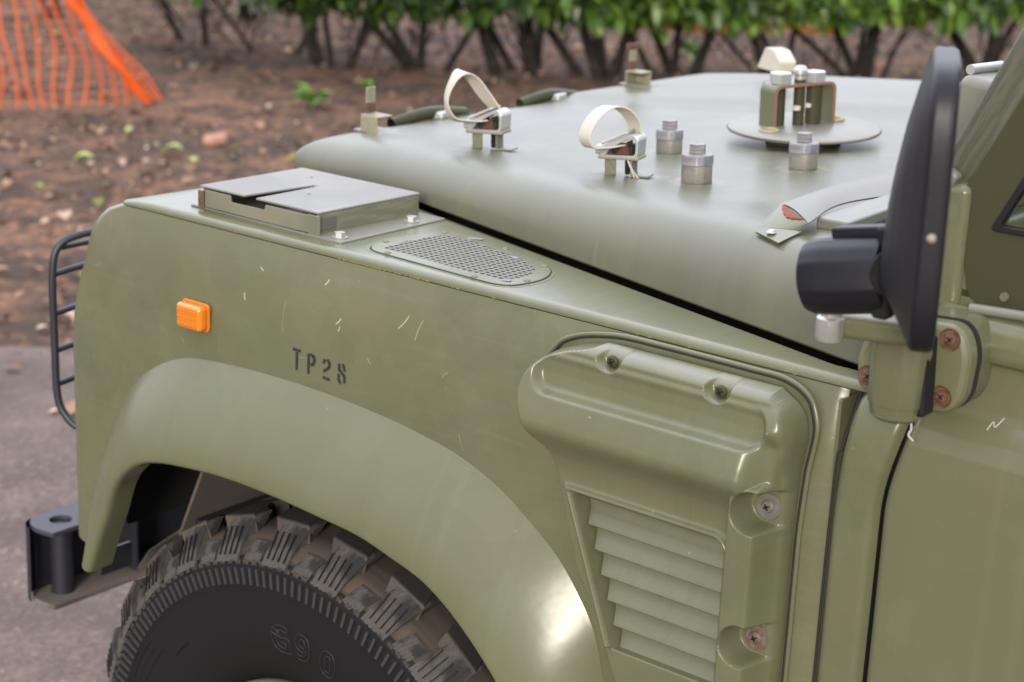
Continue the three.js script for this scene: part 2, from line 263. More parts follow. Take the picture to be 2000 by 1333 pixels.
/* ---------- hedge ---------- */
{
  const leafG = grid(4, 2, (u, v) => { const w = 0.21 * Math.pow(Math.sin(Math.PI * Math.pow(u, 0.85)), 0.8) * (2 * v - 1); return V(u, -0.22 * u * u + 0.05, w).add(V(0, 0.07 * Math.abs(2 * v - 1) * Math.sin(3.1 * u), 0)); });
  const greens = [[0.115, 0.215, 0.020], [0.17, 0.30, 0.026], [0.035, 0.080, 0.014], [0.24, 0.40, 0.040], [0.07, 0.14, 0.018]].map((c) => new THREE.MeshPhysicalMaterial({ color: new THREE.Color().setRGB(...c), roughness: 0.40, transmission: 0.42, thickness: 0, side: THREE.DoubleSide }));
  const bark = std(1, 1, 1, 0.95, 0, { map: blot(9.9, [0.10, 0.082, 0.07], [0.16, 0.13, 0.105], 256, 12) });
  const view = V(0.62, 0, 0.78); // towards the camera side of the hedge
  const ROWS = [[-7.75, -5.75, 2], [-7.05, -5.85, 2], [-6.35, -5.735, 5], [-6.0, -6.10, 4], [-5.58, -6.55, 5], [-5.173, -6.887, 5], [-4.91, -7.28, 4], [-4.50, -7.78, 4], [-4.093, -8.26, 6], [-3.62, -9.0, 4], [-3.262, -9.667, 4], [-2.75, -10.35, 5], [-2.2, -11.0, 5]];
  const ord = ['first', 'second', 'third', 'fourth', 'fifth', 'sixth', 'seventh', 'eighth', 'ninth', 'tenth', 'eleventh', 'twelfth', 'thirteenth'];
  ROWS.forEach(([x, z, ns], k) => {
    if (!ns) return;
    const o = thing('laurel_shrub', `dense green laurel shrub with dark bare stems, ${ord[k]} from the left in the hedge`, 'shrub', V(x, 0, z), 'laurel shrubs of the hedge behind the bonnet');
    for (let s = 0; s < ns; s++) {
      const TH = rr(0.6, 1.65) * (k < 2 ? 0.5 : 1);
      const a = (s / (ns - 1) - 0.5) * 2 + rr(-0.25, 0.25), side = V(0.72, 0, -0.69), top = rr(0.55, 0.9), b = V(0, -0.03, 0).addScaledVector(side, a * 0.09 + rr(-0.05, 0.05)).addScaledVector(view, rr(-0.18, 0.15));
      const e = V(0, top, 0).addScaledVector(side, a * rr(0.3, 0.75) + rr(-0.30, 0.05)).addScaledVector(view, rr(-0.25, 0.25));
      const mid = b.clone().lerp(e, 0.45).add(V(rr(-0.03, 0.03), rr(-0.02, 0.06), rr(-0.03, 0.03))), c = new THREE.CatmullRomCurve3([b, mid, e]);
      const g = grid(10, 7, (u, v) => { const p = c.getPoint(u), r = lerp(0.034, 0.015, u) * TH, an = v * 6.2832; return p.add(V(Math.cos(an) * r, 0, Math.sin(an) * r)); }, (q, u, v) => [u * 2, v * 0.3]);
      part('stem', g, bark, o);
    }
    // crown: a shell of separate leaves low on the seen side, the inside and top joined
    const crown = [[], [], []];
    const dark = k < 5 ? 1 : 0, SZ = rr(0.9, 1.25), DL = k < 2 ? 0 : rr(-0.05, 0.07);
    for (let s = 0; s < 6; s++) { const q = V(0, rr(0.0, 0.2), 0).addScaledVector(V(0.72, 0, -0.69), rr(-0.3, 0.3)).addScaledVector(view, rr(-0.25, 0.25)), e = q.clone().add(V(rr(-0.28, 0.28), rr(0.2, 0.45), rr(-0.28, 0.28))); part('twig', tube([q, q.clone().lerp(e, 0.5).add(V(rr(-0.05, 0.05), rr(-0.03, 0.05), rr(-0.05, 0.05))), e], rr(0.004, 0.009), 10, 5), bark, o); }
    for (let i = 0; i < 1250; i++) {
      const vis = i < 160;
      const u = rr(-0.52, 0.52), h = vis ? 0.30 + 0.34 * Math.sqrt(rnd()) : 0.42 + Math.pow(rnd(), 1.3) * 1.05, out = vis ? rr(0.05, 0.46) : rr(-0.45, 0.52);
      const low = 0.375 + DL * 1.3 + 0.09 * (fbm((x + u) * 3.1 + 5, (z - u) * 2.7) - 0.45) * 4 + (k < 2 ? 0.08 : k < 5 ? -0.05 : -0.03);
      const hh = Math.max(h, low + rnd() * 0.06);
      const p = V(0, hh, 0).addScaledVector(V(0.72, 0, -0.69), u).addScaledVector(view, out * (0.75 + 0.5 * Math.min(1, hh)));
      const sc = rr(0.075, 0.15) * SZ, rot = [rr(-0.5, 0.5), rr(-1.9, 1.6), rr(-1.1, 0.15)];
      const g = xf(leafG, p, rot, V(sc, sc, sc));
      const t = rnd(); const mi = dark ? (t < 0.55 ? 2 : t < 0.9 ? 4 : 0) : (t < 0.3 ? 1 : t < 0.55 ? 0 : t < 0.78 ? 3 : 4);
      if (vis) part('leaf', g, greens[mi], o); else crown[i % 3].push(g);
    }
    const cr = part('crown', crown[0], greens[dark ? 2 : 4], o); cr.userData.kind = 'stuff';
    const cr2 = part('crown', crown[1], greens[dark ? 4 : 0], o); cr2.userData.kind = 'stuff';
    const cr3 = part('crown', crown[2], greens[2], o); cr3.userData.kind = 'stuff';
  });
  // looser bushes further back on the left
  [[-9.4, -5.9, 'grey-green straggly bush behind the orange net'], [-8.6, -7.0, 'thin straggly bush at the far left end of the hedge'], [-10.2, -7.6, 'dark round bush far behind the orange net']].forEach(([x, z, label], k) => {
    const o = thing('straggly_bush', label, 'bush', V(x, 0, z));
    for (let s = 0; s < 4; s++) part('stem', cyl(0.02, 0.008, V(rr(-0.1, 0.1), 0, rr(-0.1, 0.1)), V(rr(-0.4, 0.4), 1.0, rr(-0.4, 0.4)), 8), bark, o);
    const l = []; for (let i = 0; i < 520; i++) { const r = rr(0.1, 0.75), a = rr(0, 6.28); l.push(xf(leafG, V(Math.cos(a) * r, rr(0.12, 1.3), Math.sin(a) * r), [rr(-1, 1), rr(0, 6), rr(-1, 1)], V(1, 1, 1).multiplyScalar(rr(0.05, 0.10)))); }
    part('crown', l, k === 2 ? greens[2] : std(0.075, 0.105, 0.04, 0.7), o).userData.kind = 'stuff';
  });
}

/* ---------- orange barrier net and tape ---------- */
{
  const O = std(0.72, 0.10, 0.01, 0.5), O2 = std(0.60, 0.12, 0.03, 0.6);
  const net = thing('barrier_net', 'orange plastic barrier net with a rolled slanting edge at the left', 'barrier net', V(-6.3, 0, -3.24));
  const u = V(0.416, 0, -0.909), n = V(0.909, 0, 0.416), P = (s, h, w = 0) => V(0, h, 0).addScaledVector(u, s).addScaledVector(n, w + 0.03 * Math.sin(9 * s + 7 * h));
  const right = (h) => 0.775 - 0.72 * h;                       // the slanting edge
  for (let i = -14; i <= 9; i++) {
    const s0 = 0.0 + i * 0.073, pts = []; const hm = s0 > 0.04 ? Math.min(1.0, (0.79 - s0) / 0.62) : 1.0;
    for (let k = 0; k <= 8; k++) { const h = hm * k / 8; pts.push(P(s0 + 0.02 * Math.sin(11 * h + i) - (h > 0.25 ? (h - 0.25) * 0.22 : 0), h + 0.005)); }
    part('strand', xf(tube(pts, 0.0075, 30, 6), V(0, 0, 0)), O2, net);
  }
  for (let j = 0; j < 22; j++) { const h = 0.03 + j * 0.045, e = Math.min(0.72, right(h) - 0.02); const pts = []; for (let k = 0; k <= 6; k++) pts.push(P(lerp(-1.05, e, k / 6), h + 0.012 * Math.sin(k * 2 + j))); part('cross_strand', tube(pts, 0.0022, 24, 5), O2, net); }
  const e = []; for (let k = 0; k <= 10; k++) { const h = 1.0 - k * 0.099; e.push(P(right(h) - 0.05 * Math.sin(h * 6) * 0.4, h, 0.02 * Math.sin(k))); }
  const c = new THREE.CatmullRomCurve3(e);
  part('rolled_edge', grid(60, 14, (a, b) => { const p = c.getPoint(a), an = b * 6.2832, r = 0.030 * (1 + 0.35 * Math.sin(a * 23 + b * 9)) * (a > 0.93 ? 0.55 + 0.45 * (1 - a) / 0.07 : 1); return p.addScaledVector(u, Math.cos(an) * r).addScaledVector(n, Math.sin(an) * r * 0.7); }), O, net);
  for (let i = 0; i < 3; i++) { const q = []; for (let k = 0; k <= 6; k++) { const h = 0.9 - k * 0.145; q.push(P(right(h) + 0.03 + 0.035 * Math.sin(k * 1.1 + i * 0.7) * (k < 6 ? 1 : 0.2) + i * 0.02, Math.max(0.02, h))); } part('loose_strand', tube(q, 0.007, 30, 6), O2, net); }
  const tape = thing('barrier_tape', 'faded orange tape lying among the stems behind the hedge', 'barrier tape', V(-5.75, 0.05, -8.5));
  part('tape_strip', ribbon([V(-0.25, 0.10, 0.1), V(0, 0.09, 0), V(0.25, 0.085, -0.3), V(0.5, 0.11, -0.6), V(0.8, 0.08, -0.9)], [V(0, 1, 0), V(0, 1, 0.3), V(0, 1, 0), V(0, 1, -0.2), V(0, 1, 0)], 0.045, 0.002), std(0.75, 0.30, 0.04, 0.5), tape);
}

/* ---------- the vehicle ---------- */
const car = thing('utility_vehicle', 'olive green military off-road vehicle, its front wing and bonnet close to the camera', 'military vehicle');
const sub = (name, label) => { const g = new THREE.Group(); g.name = name; if (label) g.userData.label = label; car.add(g); return g; };
const YS = 1.0836, YB = 0.885, XF = -0.440, XR = 0.637, RT = 0.018, XT = -0.3332;
const YT = 1.0920, bY = (x) => 1.1285 + 0.0504 * (x + 0.25), bW = (x) => 0.599 + 0.294 * x, BX0 = -0.380, BX1 = 0.648, BFL = 1.100, bFl = (x) => lerp(1.080, 1.0965, ss(-0.36, -0.12, x));
const rcY = (y) => lerp(0.060, 0.018, ss(0.99, 1.08, y));
const wz = (y) => 0.835 - 0.018 * Math.pow(clamp((y - 0.93) / (YS - 0.93), 0, 1), 2.4);
const wxf = (y) => y <= YB ? XF : -0.322 - (-0.322 - XF) * Math.pow(Math.max(0, 1 - Math.pow((y - YB) / (YS + 0.001 - YB), 1.9)), 0.52);
const CRL = [[-0.372, 0.640, -0.318, 0.640], [-0.365, 0.700, -0.300, 0.685], [-0.349, 0.760, -0.284, 0.721], [-0.325, 0.815, -0.266, 0.765], [-0.300, 0.858, -0.246, 0.789], [-0.259, 0.896, -0.221, 0.807], [-0.205, 0.923, -0.187, 0.818], [-0.150, 0.933, -0.134, 0.826], [-0.085, 0.937, -0.075, 0.831], [0.004, 0.938, 0.006, 0.831], [0.080, 0.935, 0.076, 0.827], [0.153, 0.928, 0.136, 0.822], [0.224, 0.915, 0.179, 0.812], [0.278, 0.894, 0.222, 0.800], [0.319, 0.870, 0.250, 0.786], [0.353, 0.845, 0.277, 0.767], [0.380, 0.815, 0.305, 0.743], [0.400, 0.784, 0.329, 0.718], [0.416, 0.733, 0.350, 0.680], [0.430, 0.660, 0.366, 0.620], [0.436, 0.560, 0.372, 0.550]];
const creaseY = CRL.map((a) => [a[0], a[1]]);
{ // wing side
  const yb = (x) => x < -0.370 ? 0.640 : x > 0.434 ? 0.45 : Math.min(0.93, interp(creaseY, x)) - 0.012;
  const g = grid(190, 44, (u, v) => {
    const RC0 = 0.06, fl = (u - 0.16) / 0.84, xb = u < 0.16 ? XF + RC0 * (u / 0.16) : lerp(XF + RC0, XR, fl);
    const y = lerp(yb(xb), YS, v), zf = wz(y), f = wxf(y);
    const RC = rcY(y); if (u < 0.08) return V(f, y, lerp(0.50, zf - RC, u / 0.08));
    if (u < 0.16) { const a = (u - 0.08) / 0.08 * Math.PI / 2; return V(f + RC - RC * Math.cos(a), y, zf - RC + RC * Math.sin(a)); }
    const e = Math.max(0, fl - 0.985) / 0.015; return V(lerp(f + RC, XR, fl), y, zf - 0.006 * e * e);
  }, (q) => [(q.x + 0.5) / 1.2, (q.y - 0.5) / 0.6]);
  const side = part('wing_panel', g, M.side, car);
  part('panel_edge', [box(0.003, 0.62, 0.03, XR - 0.0005, 0.765, 0.812)], M.olive, side);
  // stencilled letters T P 2 8, each its own painted strokes
  const st = (l) => merge(l.map(([a, b, w]) => { const dx = b[0] - a[0], dy = b[1] - a[1], L = Math.hypot(dx, dy); return xf(new THREE.BoxGeometry(L, w, 0.0005), V((a[0] + b[0]) / 2, (a[1] + b[1]) / 2, 0), [0, 0, Math.atan2(dy, dx)]); }));
  const w = 0.0042;
  const G = { T: [[[0, 1], [.62, 1], w], [[.31, .9], [.31, 0], w]], P: [[[.05, 1], [.05, 0], w], [[.2, 1], [.48, .92], w], [[.46, .95], [.55, .72], w], [[.54, .75], [.42, .5], w], [[.44, .5], [.2, .48], w]], 2: [[[.02, .74], [.16, .96], w], [[.34, .98], [.52, .84], w], [[.52, .86], [.5, .6], w], [[.51, .62], [.05, .34], w], [[.0, .04], [.56, .02], w]], 8: [[[.06, .96], [.06, .64], w], [[.06, .66], [.5, .40], w], [[.5, .42], [.5, .06], w], [[.34, 1.0], [.52, .66], w], [[.02, .44], [.04, .12], w], [[.04, .14], [.2, .0], w]] };
  ['T', 'P', '2', '8'].forEach((ch, i) => { const H = 0.0225, l = G[ch].map(([a, b, q]) => [[a[0] * H * 0.82, a[1] * H], [b[0] * H * 0.82, b[1] * H], q * 0.72]); part('stencilled_letter', xf(st(l), V(-0.0185 + i * 0.0228, 0.9545, 0.8354)), M.ink, side); });
}
{ // wing top with its rolled outer edge; a fine dark seam is left between it and the side
  const X = [[0, 0.0], [0.05, 0.0004], [0.10, 0.0018], [0.16, 0.0042], [0.22, 0.0072], [0.28, 0.0110], [0.42, 0.055], [1, 1]], Y = [[0, 0.0], [0.05, 0.0027], [0.10, 0.0050], [0.16, 0.0067], [0.22, 0.0075], [0.28, 0.0078], [1, 0.0078]];
  const zo = (x) => { const k = clamp((x - XT) / RT, 0, 1); return wz(YS) - RT + RT * Math.sqrt(Math.max(0, 1 - (1 - k) * (1 - k))); };
  const zin = (x) => Math.min(bW(Math.max(x, -0.33)) + 0.012, 0.790);
  const g = grid(150, 50, (u, v) => {
    const x = lerp(XT, 0.655, u < 0.3 ? u * u / 0.3 * 0.6 + u * 0.4 : u), ze = zo(x) + 0.0004;
    if (v > 0.94) return V(x, YT - (v - 0.94) * 0.8, zin(x) - 0.001);
    const t = v / 0.94, zi = zin(x), dz = t < 0.42 ? interp(X, t) : lerp(0.055, ze - zi, (t - 0.42) / 0.58);
    const fr = Math.sqrt(Math.max(0, 1 - Math.pow(1 - clamp((x - XT) / 0.07, 0, 1), 2)));
    return V(x, YS + 0.0006 + interp(Y, t) * (0.05 + 0.95 * fr) - 0.003 * (1 - ss(-0.30, -0.1, x)) * ss(0.12, 0.9, t), Math.max(ze - dz, zi - 0.001));
  }, (q) => [(q.x + 0.5) / 1.2, q.z]);
  const top = part('wing_top', g, M.panel, car);
  const strip = []; for (let i = 0; i <= 60; i++) { const x = lerp(XT + 0.002, 0.65, Math.pow(i / 60, 1.5)); strip.push(V(x, YS + 0.0001, zo(x) - 0.0002)); }
  part('seam_sealant', tube(strip, 0.0008, 200, 5), M.seal, top);
  const moss = []; for (let i = 0; i < 90; i++) { const x = rnd() < 0.7 ? rr(0.03, 0.16) : rr(-0.2, 0.6); moss.push(new THREE.IcosahedronGeometry(rr(0.0006, 0.0017), 0).scale(1.6, 0.6, 0.8).translate(x, YS + 0.0006, wz(YS) + rr(-0.0002, 0.0006))); } part('moss', moss, std(0.16, 0.135, 0.03, 1), top, 'yellow-green moss in the seam').userData.kind = 'stuff';
  part('inner_gutter', [box(0.88, 0.006, 0.34, 0.20, 1.046, 0.60), box(0.86, 0.2, 0.006, 0.20, 0.99, 0.47)], M.black, top);
}
{ // wheel arch flare
  const C = new THREE.CatmullRomCurve3(CRL.map((a) => V(a[0], a[1], 0))), L = new THREE.CatmullRomCurve3(CRL.map((a) => V(a[2], a[3], 0)));
  const ctr = V(0.03, 0.55, 0);
  const g = grid(150, 30, (u, v) => {
    const c = C.getPoint(u), l = L.getPoint(u), inw = ctr.clone().sub(l).setZ(0).normalize();
    if (v < 0.1) { const t = v / 0.1; return c.clone().setZ(lerp(0.8335, 0.8362, Math.min(1, t * 1.4))).addScaledVector(c.clone().sub(l).normalize(), 0.0015 * (1 - t)); }
    if (v < 0.72) { const t = (v - 0.1) / 0.62, q = 1 - t, B = [q * q * q, 3 * q * q * t, 3 * q * t * t, t * t * t], f = B[1] * 0.24 + B[2] * 0.62 + B[3]; const p = c.clone().lerp(l, f); p.z = B[0] * 0.8362 + B[1] * 0.856 + B[2] * 0.886 + B[3] * 0.890; return p; }
    const t = (v - 0.72) / 0.28;
    if (t < 0.5) { const q = t / 0.5 * Math.PI / 2; return l.clone().setZ(0.890 - 0.008 + 0.008 * Math.cos(q)).addScaledVector(inw, 0.006 * Math.sin(q)); }
    return l.clone().setZ(lerp(0.882, 0.852, (t - 0.5) / 0.5)).addScaledVector(inw, 0.006 - 0.004 * (t - 0.5));
  }, (q) => [(q.x + 0.5) / 1.0, q.y]);
  part('wheel_arch', g, M.panel, car);
}
/* inner wing, chassis */
{
  const iw = sub('inner_wing');
  part('arch_liner', [box(0.90, 0.006, 0.34, 0.18, 1.040, 0.62), box(1.02, 0.75, 0.006, 0.10, 0.70, 0.36), box(0.006, 0.34, 0.34, -0.36, 0.83, 0.62), box(0.006, 0.62, 0.40, 0.60, 0.75, 0.60)], M.black, iw);
  const plane = (pts, x, th) => xf(extr(poly(pts.map(([y, z]) => [-z, y])), th, 0.0008), V(x, 0, 0), [0, Math.PI / 2, 0]);
  part('splash_panel', plane([[0.635, 0.731], [0.715, 0.690], [0.76, 0.60], [0.66, 0.50], [0.622, 0.535], [0.627, 0.592], [0.630, 0.665]], -0.333, 0.004), M.dustyDark, iw);
  part('skirt_panel', plane([[0.592, 0.723], [0.612, 0.643], [0.640, 0.56], [0.600, 0.55], [0.560, 0.70], [0.572, 0.745]], -0.400, 0.004), M.dustyDark, iw);
  part('chassis_rail', [box(1.3, 0.10, 0.07, -0.02, 0.52, 0.40, 0.006)], M.blackMetal, iw);
  part('spring_bracket', [box(0.03, 0.034, 0.16, -0.330, 0.634, 0.625, 0.003)], M.blackMetal, iw); part('bumper_bracket', [box(0.006, 0.034, 0.052, -0.42, 0.586, 0.763, 0.002)], M.blackMetal, iw);
  part('axle_tube', [cyl(0.04, 0.04, V(0, 0.38, 0.7), V(0, 0.38, -0.7), 20)], M.dustyDark, iw);
}
/* bonnet */
function bonnetY(x, z) {
  const az = Math.abs(z), w = bW(x), dz = Math.max(0, w - az), dx = Math.max(0, x - BX0);
  const d = dx < 1e-6 || dz < 1e-6 ? 0 : Math.pow(Math.pow(dx, -3) + Math.pow(dz, -3), -1 / 3);
  const t = clamp(d / 0.062, 0, 1), e = Math.pow(1 - Math.pow(1 - t, 2.3), 1 / 2.3);
  const zc = -0.15 - 0.36 * x, far = 0.010 * ss(0, 0.065, zc - z); const hump = far + (z > 0 ? 0.009 : 0.003) * (1 - ss(0.06, 0.20, dz)) * ss(BX0 + 0.02, BX0 + 0.20, x);
  const top = bY(x) + 0.002 * 0 + hump;
  const fl = bFl(x); return fl + (Math.max(top, fl + 0.006) - fl) * e;
}
const onB = (x, z, dh = 0) => V(x, bonnetY(x, z) + dh, z);
{
  const bn = sub('bonnet');
  const g = grid(120, 150, (u, v) => {
    const x = BX0 + (BX1 - BX0) * Math.pow(u, 1.25), r = 0.010, k = Math.max(0, BX0 + r - x), w = bW(x) - (r - Math.sqrt(Math.max(0, r * r - k * k)));
    let s = v * 2 - 1; s = Math.sign(s) * (1 - Math.pow(1 - Math.abs(s), 2.4)); const z = s * w; return V(x, bonnetY(x, z), z);
  }, (q) => [(q.x + 0.5) / 1.3, (q.z + 1) / 2]);
  part('bonnet_skin', g, M.top, bn);
  const hem = (sg) => grid(80, 5, (u, v) => { const x = BX0 + (BX1 - BX0) * Math.pow(u, 1.25), r = 0.010, k = Math.max(0, BX0 + r - x), w = bW(x) - (r - Math.sqrt(Math.max(0, r * r - k * k))); return V(x, bFl(x) - [0, 0.002, 0.002, 0.001, 0, 0.0][Math.round(v * 5)] + (v > 0.7 ? (v - 0.7) * 0.02 : 0), sg * (w - [0, 0.0006, 0.003, 0.012, 0.022, 0.03][Math.round(v * 5)])); });
  part('bonnet_hem', [hem(1), hem(-1), grid(4, 40, (u, v) => V(BX0 + u * 0.03, bFl(BX0) - 0.001, lerp(-1, 1, v) * (bW(BX0) - 0.010)))], M.olive, bn);
  part('bonnet_lining', [box(0.88, 0.004, 1.0, 0.18, 1.080, 0, 0.001)], M.black, bn);
}
/* bare bonnet corner brackets */
function toolBracket(x, z, mir, label) {
  const b = sub('tool_bracket', label), y = bonnetY(x, z);
  part('foot_plate', [box(0.052, 0.0022, 0.04, x + 0.002, y + 0.0012, z, 0.0008)], M.paleOlive, b);
  part('bracket_body', [box(0.0022, 0.020, 0.030, x - 0.014, y + 0.011, z), box(0.030, 0.020, 0.0022, x, y + 0.011, z + 0.0145 * mir), box(0.032, 0.0022, 0.030, x, y + 0.0215, z)], M.brassy, b);
  part('upright_tab', [box(0.0022, 0.036, 0.018, x - 0.0145, y + 0.040, z - 0.003, 0.001)], M.brassy, b); part('rust_patch', [box(0.0026, 0.014, 0.0184, x - 0.0145, y + 0.030, z - 0.003, 0.001)], M.rust, b, 'rusty lower part of the tab'); return b;
}
toolBracket(-0.312, 0.395, 1, 'small bare bracket with an upright tab at the near front corner of the bonnet');
{ const b = toolBracket(-0.312, -0.215, -1, 'far bare bracket with a rusty T-shaped top'); part('cross_tab', box(0.004, 0.011, 0.034, -0.327, bonnetY(-0.312, -0.215) + 0.060, -0.217), M.rust, b); }
/* strapped clamps */
function strapClamp(x, z, turn, lean, label, sc = 1) {
  const b = sub('strap_clamp', label); b.position.set(x, bonnetY(x, z), z); b.rotation.set(0, turn, 0.05); b.scale.setScalar(sc);
  part('foot', [box(0.022, 0.0022, 0.022, -0.026, 0.0013, 0, 0.0008), box(0.022, 0.0022, 0.022, 0.026, 0.0013, 0, 0.0008)], M.paleOlive, b);
  part('leg', [box(0.0022, 0.022, 0.020, -0.016, 0.012, 0), box(0.0022, 0.022, 0.020, 0.016, 0.012, 0)], M.boxSide, b);
  part('leg_plate', [box(0.014, 0.022, 0.002, -0.010, 0.012, 0.009)], M.boxSide, b);
  part('rubber_pad', [box(0.006, 0.020, 0.006, 0.008, 0.011, 0.0, 0.002)], M.rubber, b);
  const s = new THREE.Shape(); // clamp: an open folded band seen from its end
  s.moveTo(-0.021, 0.022); s.lineTo(0.020, 0.022); s.quadraticCurveTo(0.024, 0.022, 0.025, 0.028); s.lineTo(0.026, 0.043); s.quadraticCurveTo(0.024, 0.052, 0.014, 0.050); s.lineTo(-0.018, 0.036); s.quadraticCurveTo(-0.023, 0.033, -0.021, 0.029); s.closePath();
  const hl = new THREE.Path(); hl.moveTo(-0.014, 0.0255); hl.lineTo(0.018, 0.0255); hl.quadraticCurveTo(0.0215, 0.026, 0.022, 0.030); hl.lineTo(0.0225, 0.041); hl.quadraticCurveTo(0.020, 0.047, 0.014, 0.045); hl.lineTo(-0.008, 0.034); hl.closePath(); s.holes.push(hl);
  part('clamp', xf(extr(s, 0.030, 0.0007), V(0, 0, -0.015)), M.zinc, b);
  part('clamp_base', [box(0.050, 0.004, 0.030, 0.001, 0.0222, 0, 0.0012)], M.brassy, b);
  part('inner_lining', [xf(extr(poly([[-0.004, 0.026], [0.014, 0.026], [0.010, 0.041], [0.006, 0.036]]), 0.022, 0.0005), V(0, 0, -0.011))], M.rust, b);
  part('padding', [box(0.028, 0.011, 0.024, 0.004, 0.031, -0.002, 0.004)], M.seal, b);
  part('buckle', [box(0.036, 0.0035, 0.027, -0.003, 0.0455, 0.003, 0.0016, [0, 0, 0.42]), box(0.016, 0.011, 0.024, -0.021, 0.030, 0, 0.003)], M.zinc, b);
  const W = V(0, 0, 1);
  const pts = lean ? [V(0.012, 0.046, 0), V(-0.004, 0.068, -0.001), V(-0.020, 0.090, -0.001), V(-0.032, 0.0975, 0), V(-0.043, 0.088, 0.001), V(-0.053, 0.064, 0.003), V(-0.046, 0.043, 0.003), V(-0.026, 0.036, 0.001), V(-0.006, 0.036, 0)] : [V(0.017, 0.045, 0), V(0.013, 0.062, 0), V(0.001, 0.077, 0), V(-0.015, 0.081, 0), V(-0.032, 0.070, 0.001), V(-0.042, 0.050, 0.002), V(-0.038, 0.038, 0.002), V(-0.022, 0.035, 0.001), V(-0.003, 0.036, 0)];
  const wd = lean ? pts.map((p, i) => V(0.30 * Math.sin(i), 0.12 * Math.cos(i * 0.9), 1)) : pts.map((p, i) => V(0.1 * Math.sin(i * 0.7), 0.08, 1));
  for (const q of pts) q.x *= lean ? 1.08 : 1.2; for (const q of [...pts, ...wd]) q.applyAxisAngle(V(0, 1, 0), 0.88);
  part('strap', ribbon(pts, wd, 0.028, 0.0022, 70), M.web, b);
  return b;
}
strapClamp(-0.090, 0.428, 0.25, true, 'strap clamp with a tall leaning loop of white webbing, nearer the front');
{ const b = strapClamp(0.152, 0.480, 0.28, false, 'strap clamp with a round loop of white webbing, nearer the windscreen', 0.98);
  part('frayed_end', [tube([V(0.012, 0.020, 0.012), V(0.018, 0.008, 0.014), V(0.024, 0.001, 0.020)], 0.0009, 14, 5), tube([V(0.013, 0.020, 0.012), V(0.020, 0.009, 0.016), V(0.029, 0.001, 0.022)], 0.0008, 14, 5)], M.web, b); }
/* far clamp behind the wheel mount */
{ const b = sub('far_clamp', 'far cream clamp seen above the spare wheel mount'); const p = onB(-0.142, -0.37);
  part('clamp_body', [box(0.012, 0.024, 0.018, p.x, p.y + 0.012, p.z), box(0.05, 0.003, 0.03, p.x, p.y + 0.0015, p.z)], M.brassy, b);
  part('folded_strap', [xf(extr(rpoly([[-0.036, 0], [0.03, 0], [0.034, 0.018], [0.012, 0.034], [-0.014, 0.036]], 0.004), 0.03, 0.001), V(p.x, p.y + 0.022, p.z - 0.01), [0, -0.5, 0])], M.web, b); }
/* catches at the front lip */
{ const f = (x, z, L, turn, label) => { const b = sub('bonnet_catch', label), y = bonnetY(x, z);
  part('rubber_tail', [tube([V(x - 0.005, y + 0.003, z + L * 0.55), V(x, y + 0.011, z + L * 0.2), V(x + 0.004, y + 0.013, z - L * 0.1), V(x + 0.008, y + 0.006, z - L * 0.55)], 0.0095, 24, 8)], M.darkOlive, b);
  part('catch_loop', [box(0.03, 0.012, 0.03, x + 0.004, y + 0.009, z - L * 0.12, 0.004, [0, turn, 0.1])], M.zinc, b);
  part('catch_tongue', [box(0.03, 0.005, 0.05, x + 0.008, y + 0.004, z - L * 0.40, 0.002, [0, turn, 0])], M.darkOlive, b); };
  f(-0.352, 0.245, 0.13, 0.3, 'rubber bonnet catch at the front lip, nearer one'); f(-0.355, -0.035, 0.11, 0.2, 'rubber bonnet catch at the front lip, farther one'); }
/* studs */
for (const [x, z, r, h, label] of [[0.093, 0.2945, 0.0163, 0.028, 'short steel stud with a bolt on top, left of the three'], [0.241, 0.4585, 0.0175, 0.031, 'short steel stud with a bolt on top, nearest of the three'], [0.285, 0.297, 0.0168, 0.030, 'short steel stud with a bolt on top, in front of the wheel mount']]) {
  const b = sub('wheel_stud', label); b.position.copy(onB(x, z)); b.rotation.z = 0.04;
  part('stud_body', lathe([[0, 0], [r * 0.97, 0], [r, 0.001], [r, h - 0.011], [r * 1.0, h - 0.0105]], 40), M.steel, b);
  part('stud_cap', lathe([[r, h - 0.0105], [r * 1.045, h - 0.010], [r * 1.045, h - 0.001], [r * 0.99, h + 0.0012], [r * 0.55, h + 0.0022], [0, h + 0.0022]], 40), M.steel, b);
  const hx = new THREE.CylinderGeometry(0.0095, 0.0098, 0.010, 6); part('bolt_head', xf(toCreasedNormals(hx, 0.3), V(0, h + 0.0075, 0), [0, 0.4, 0]), M.steel, b);
}
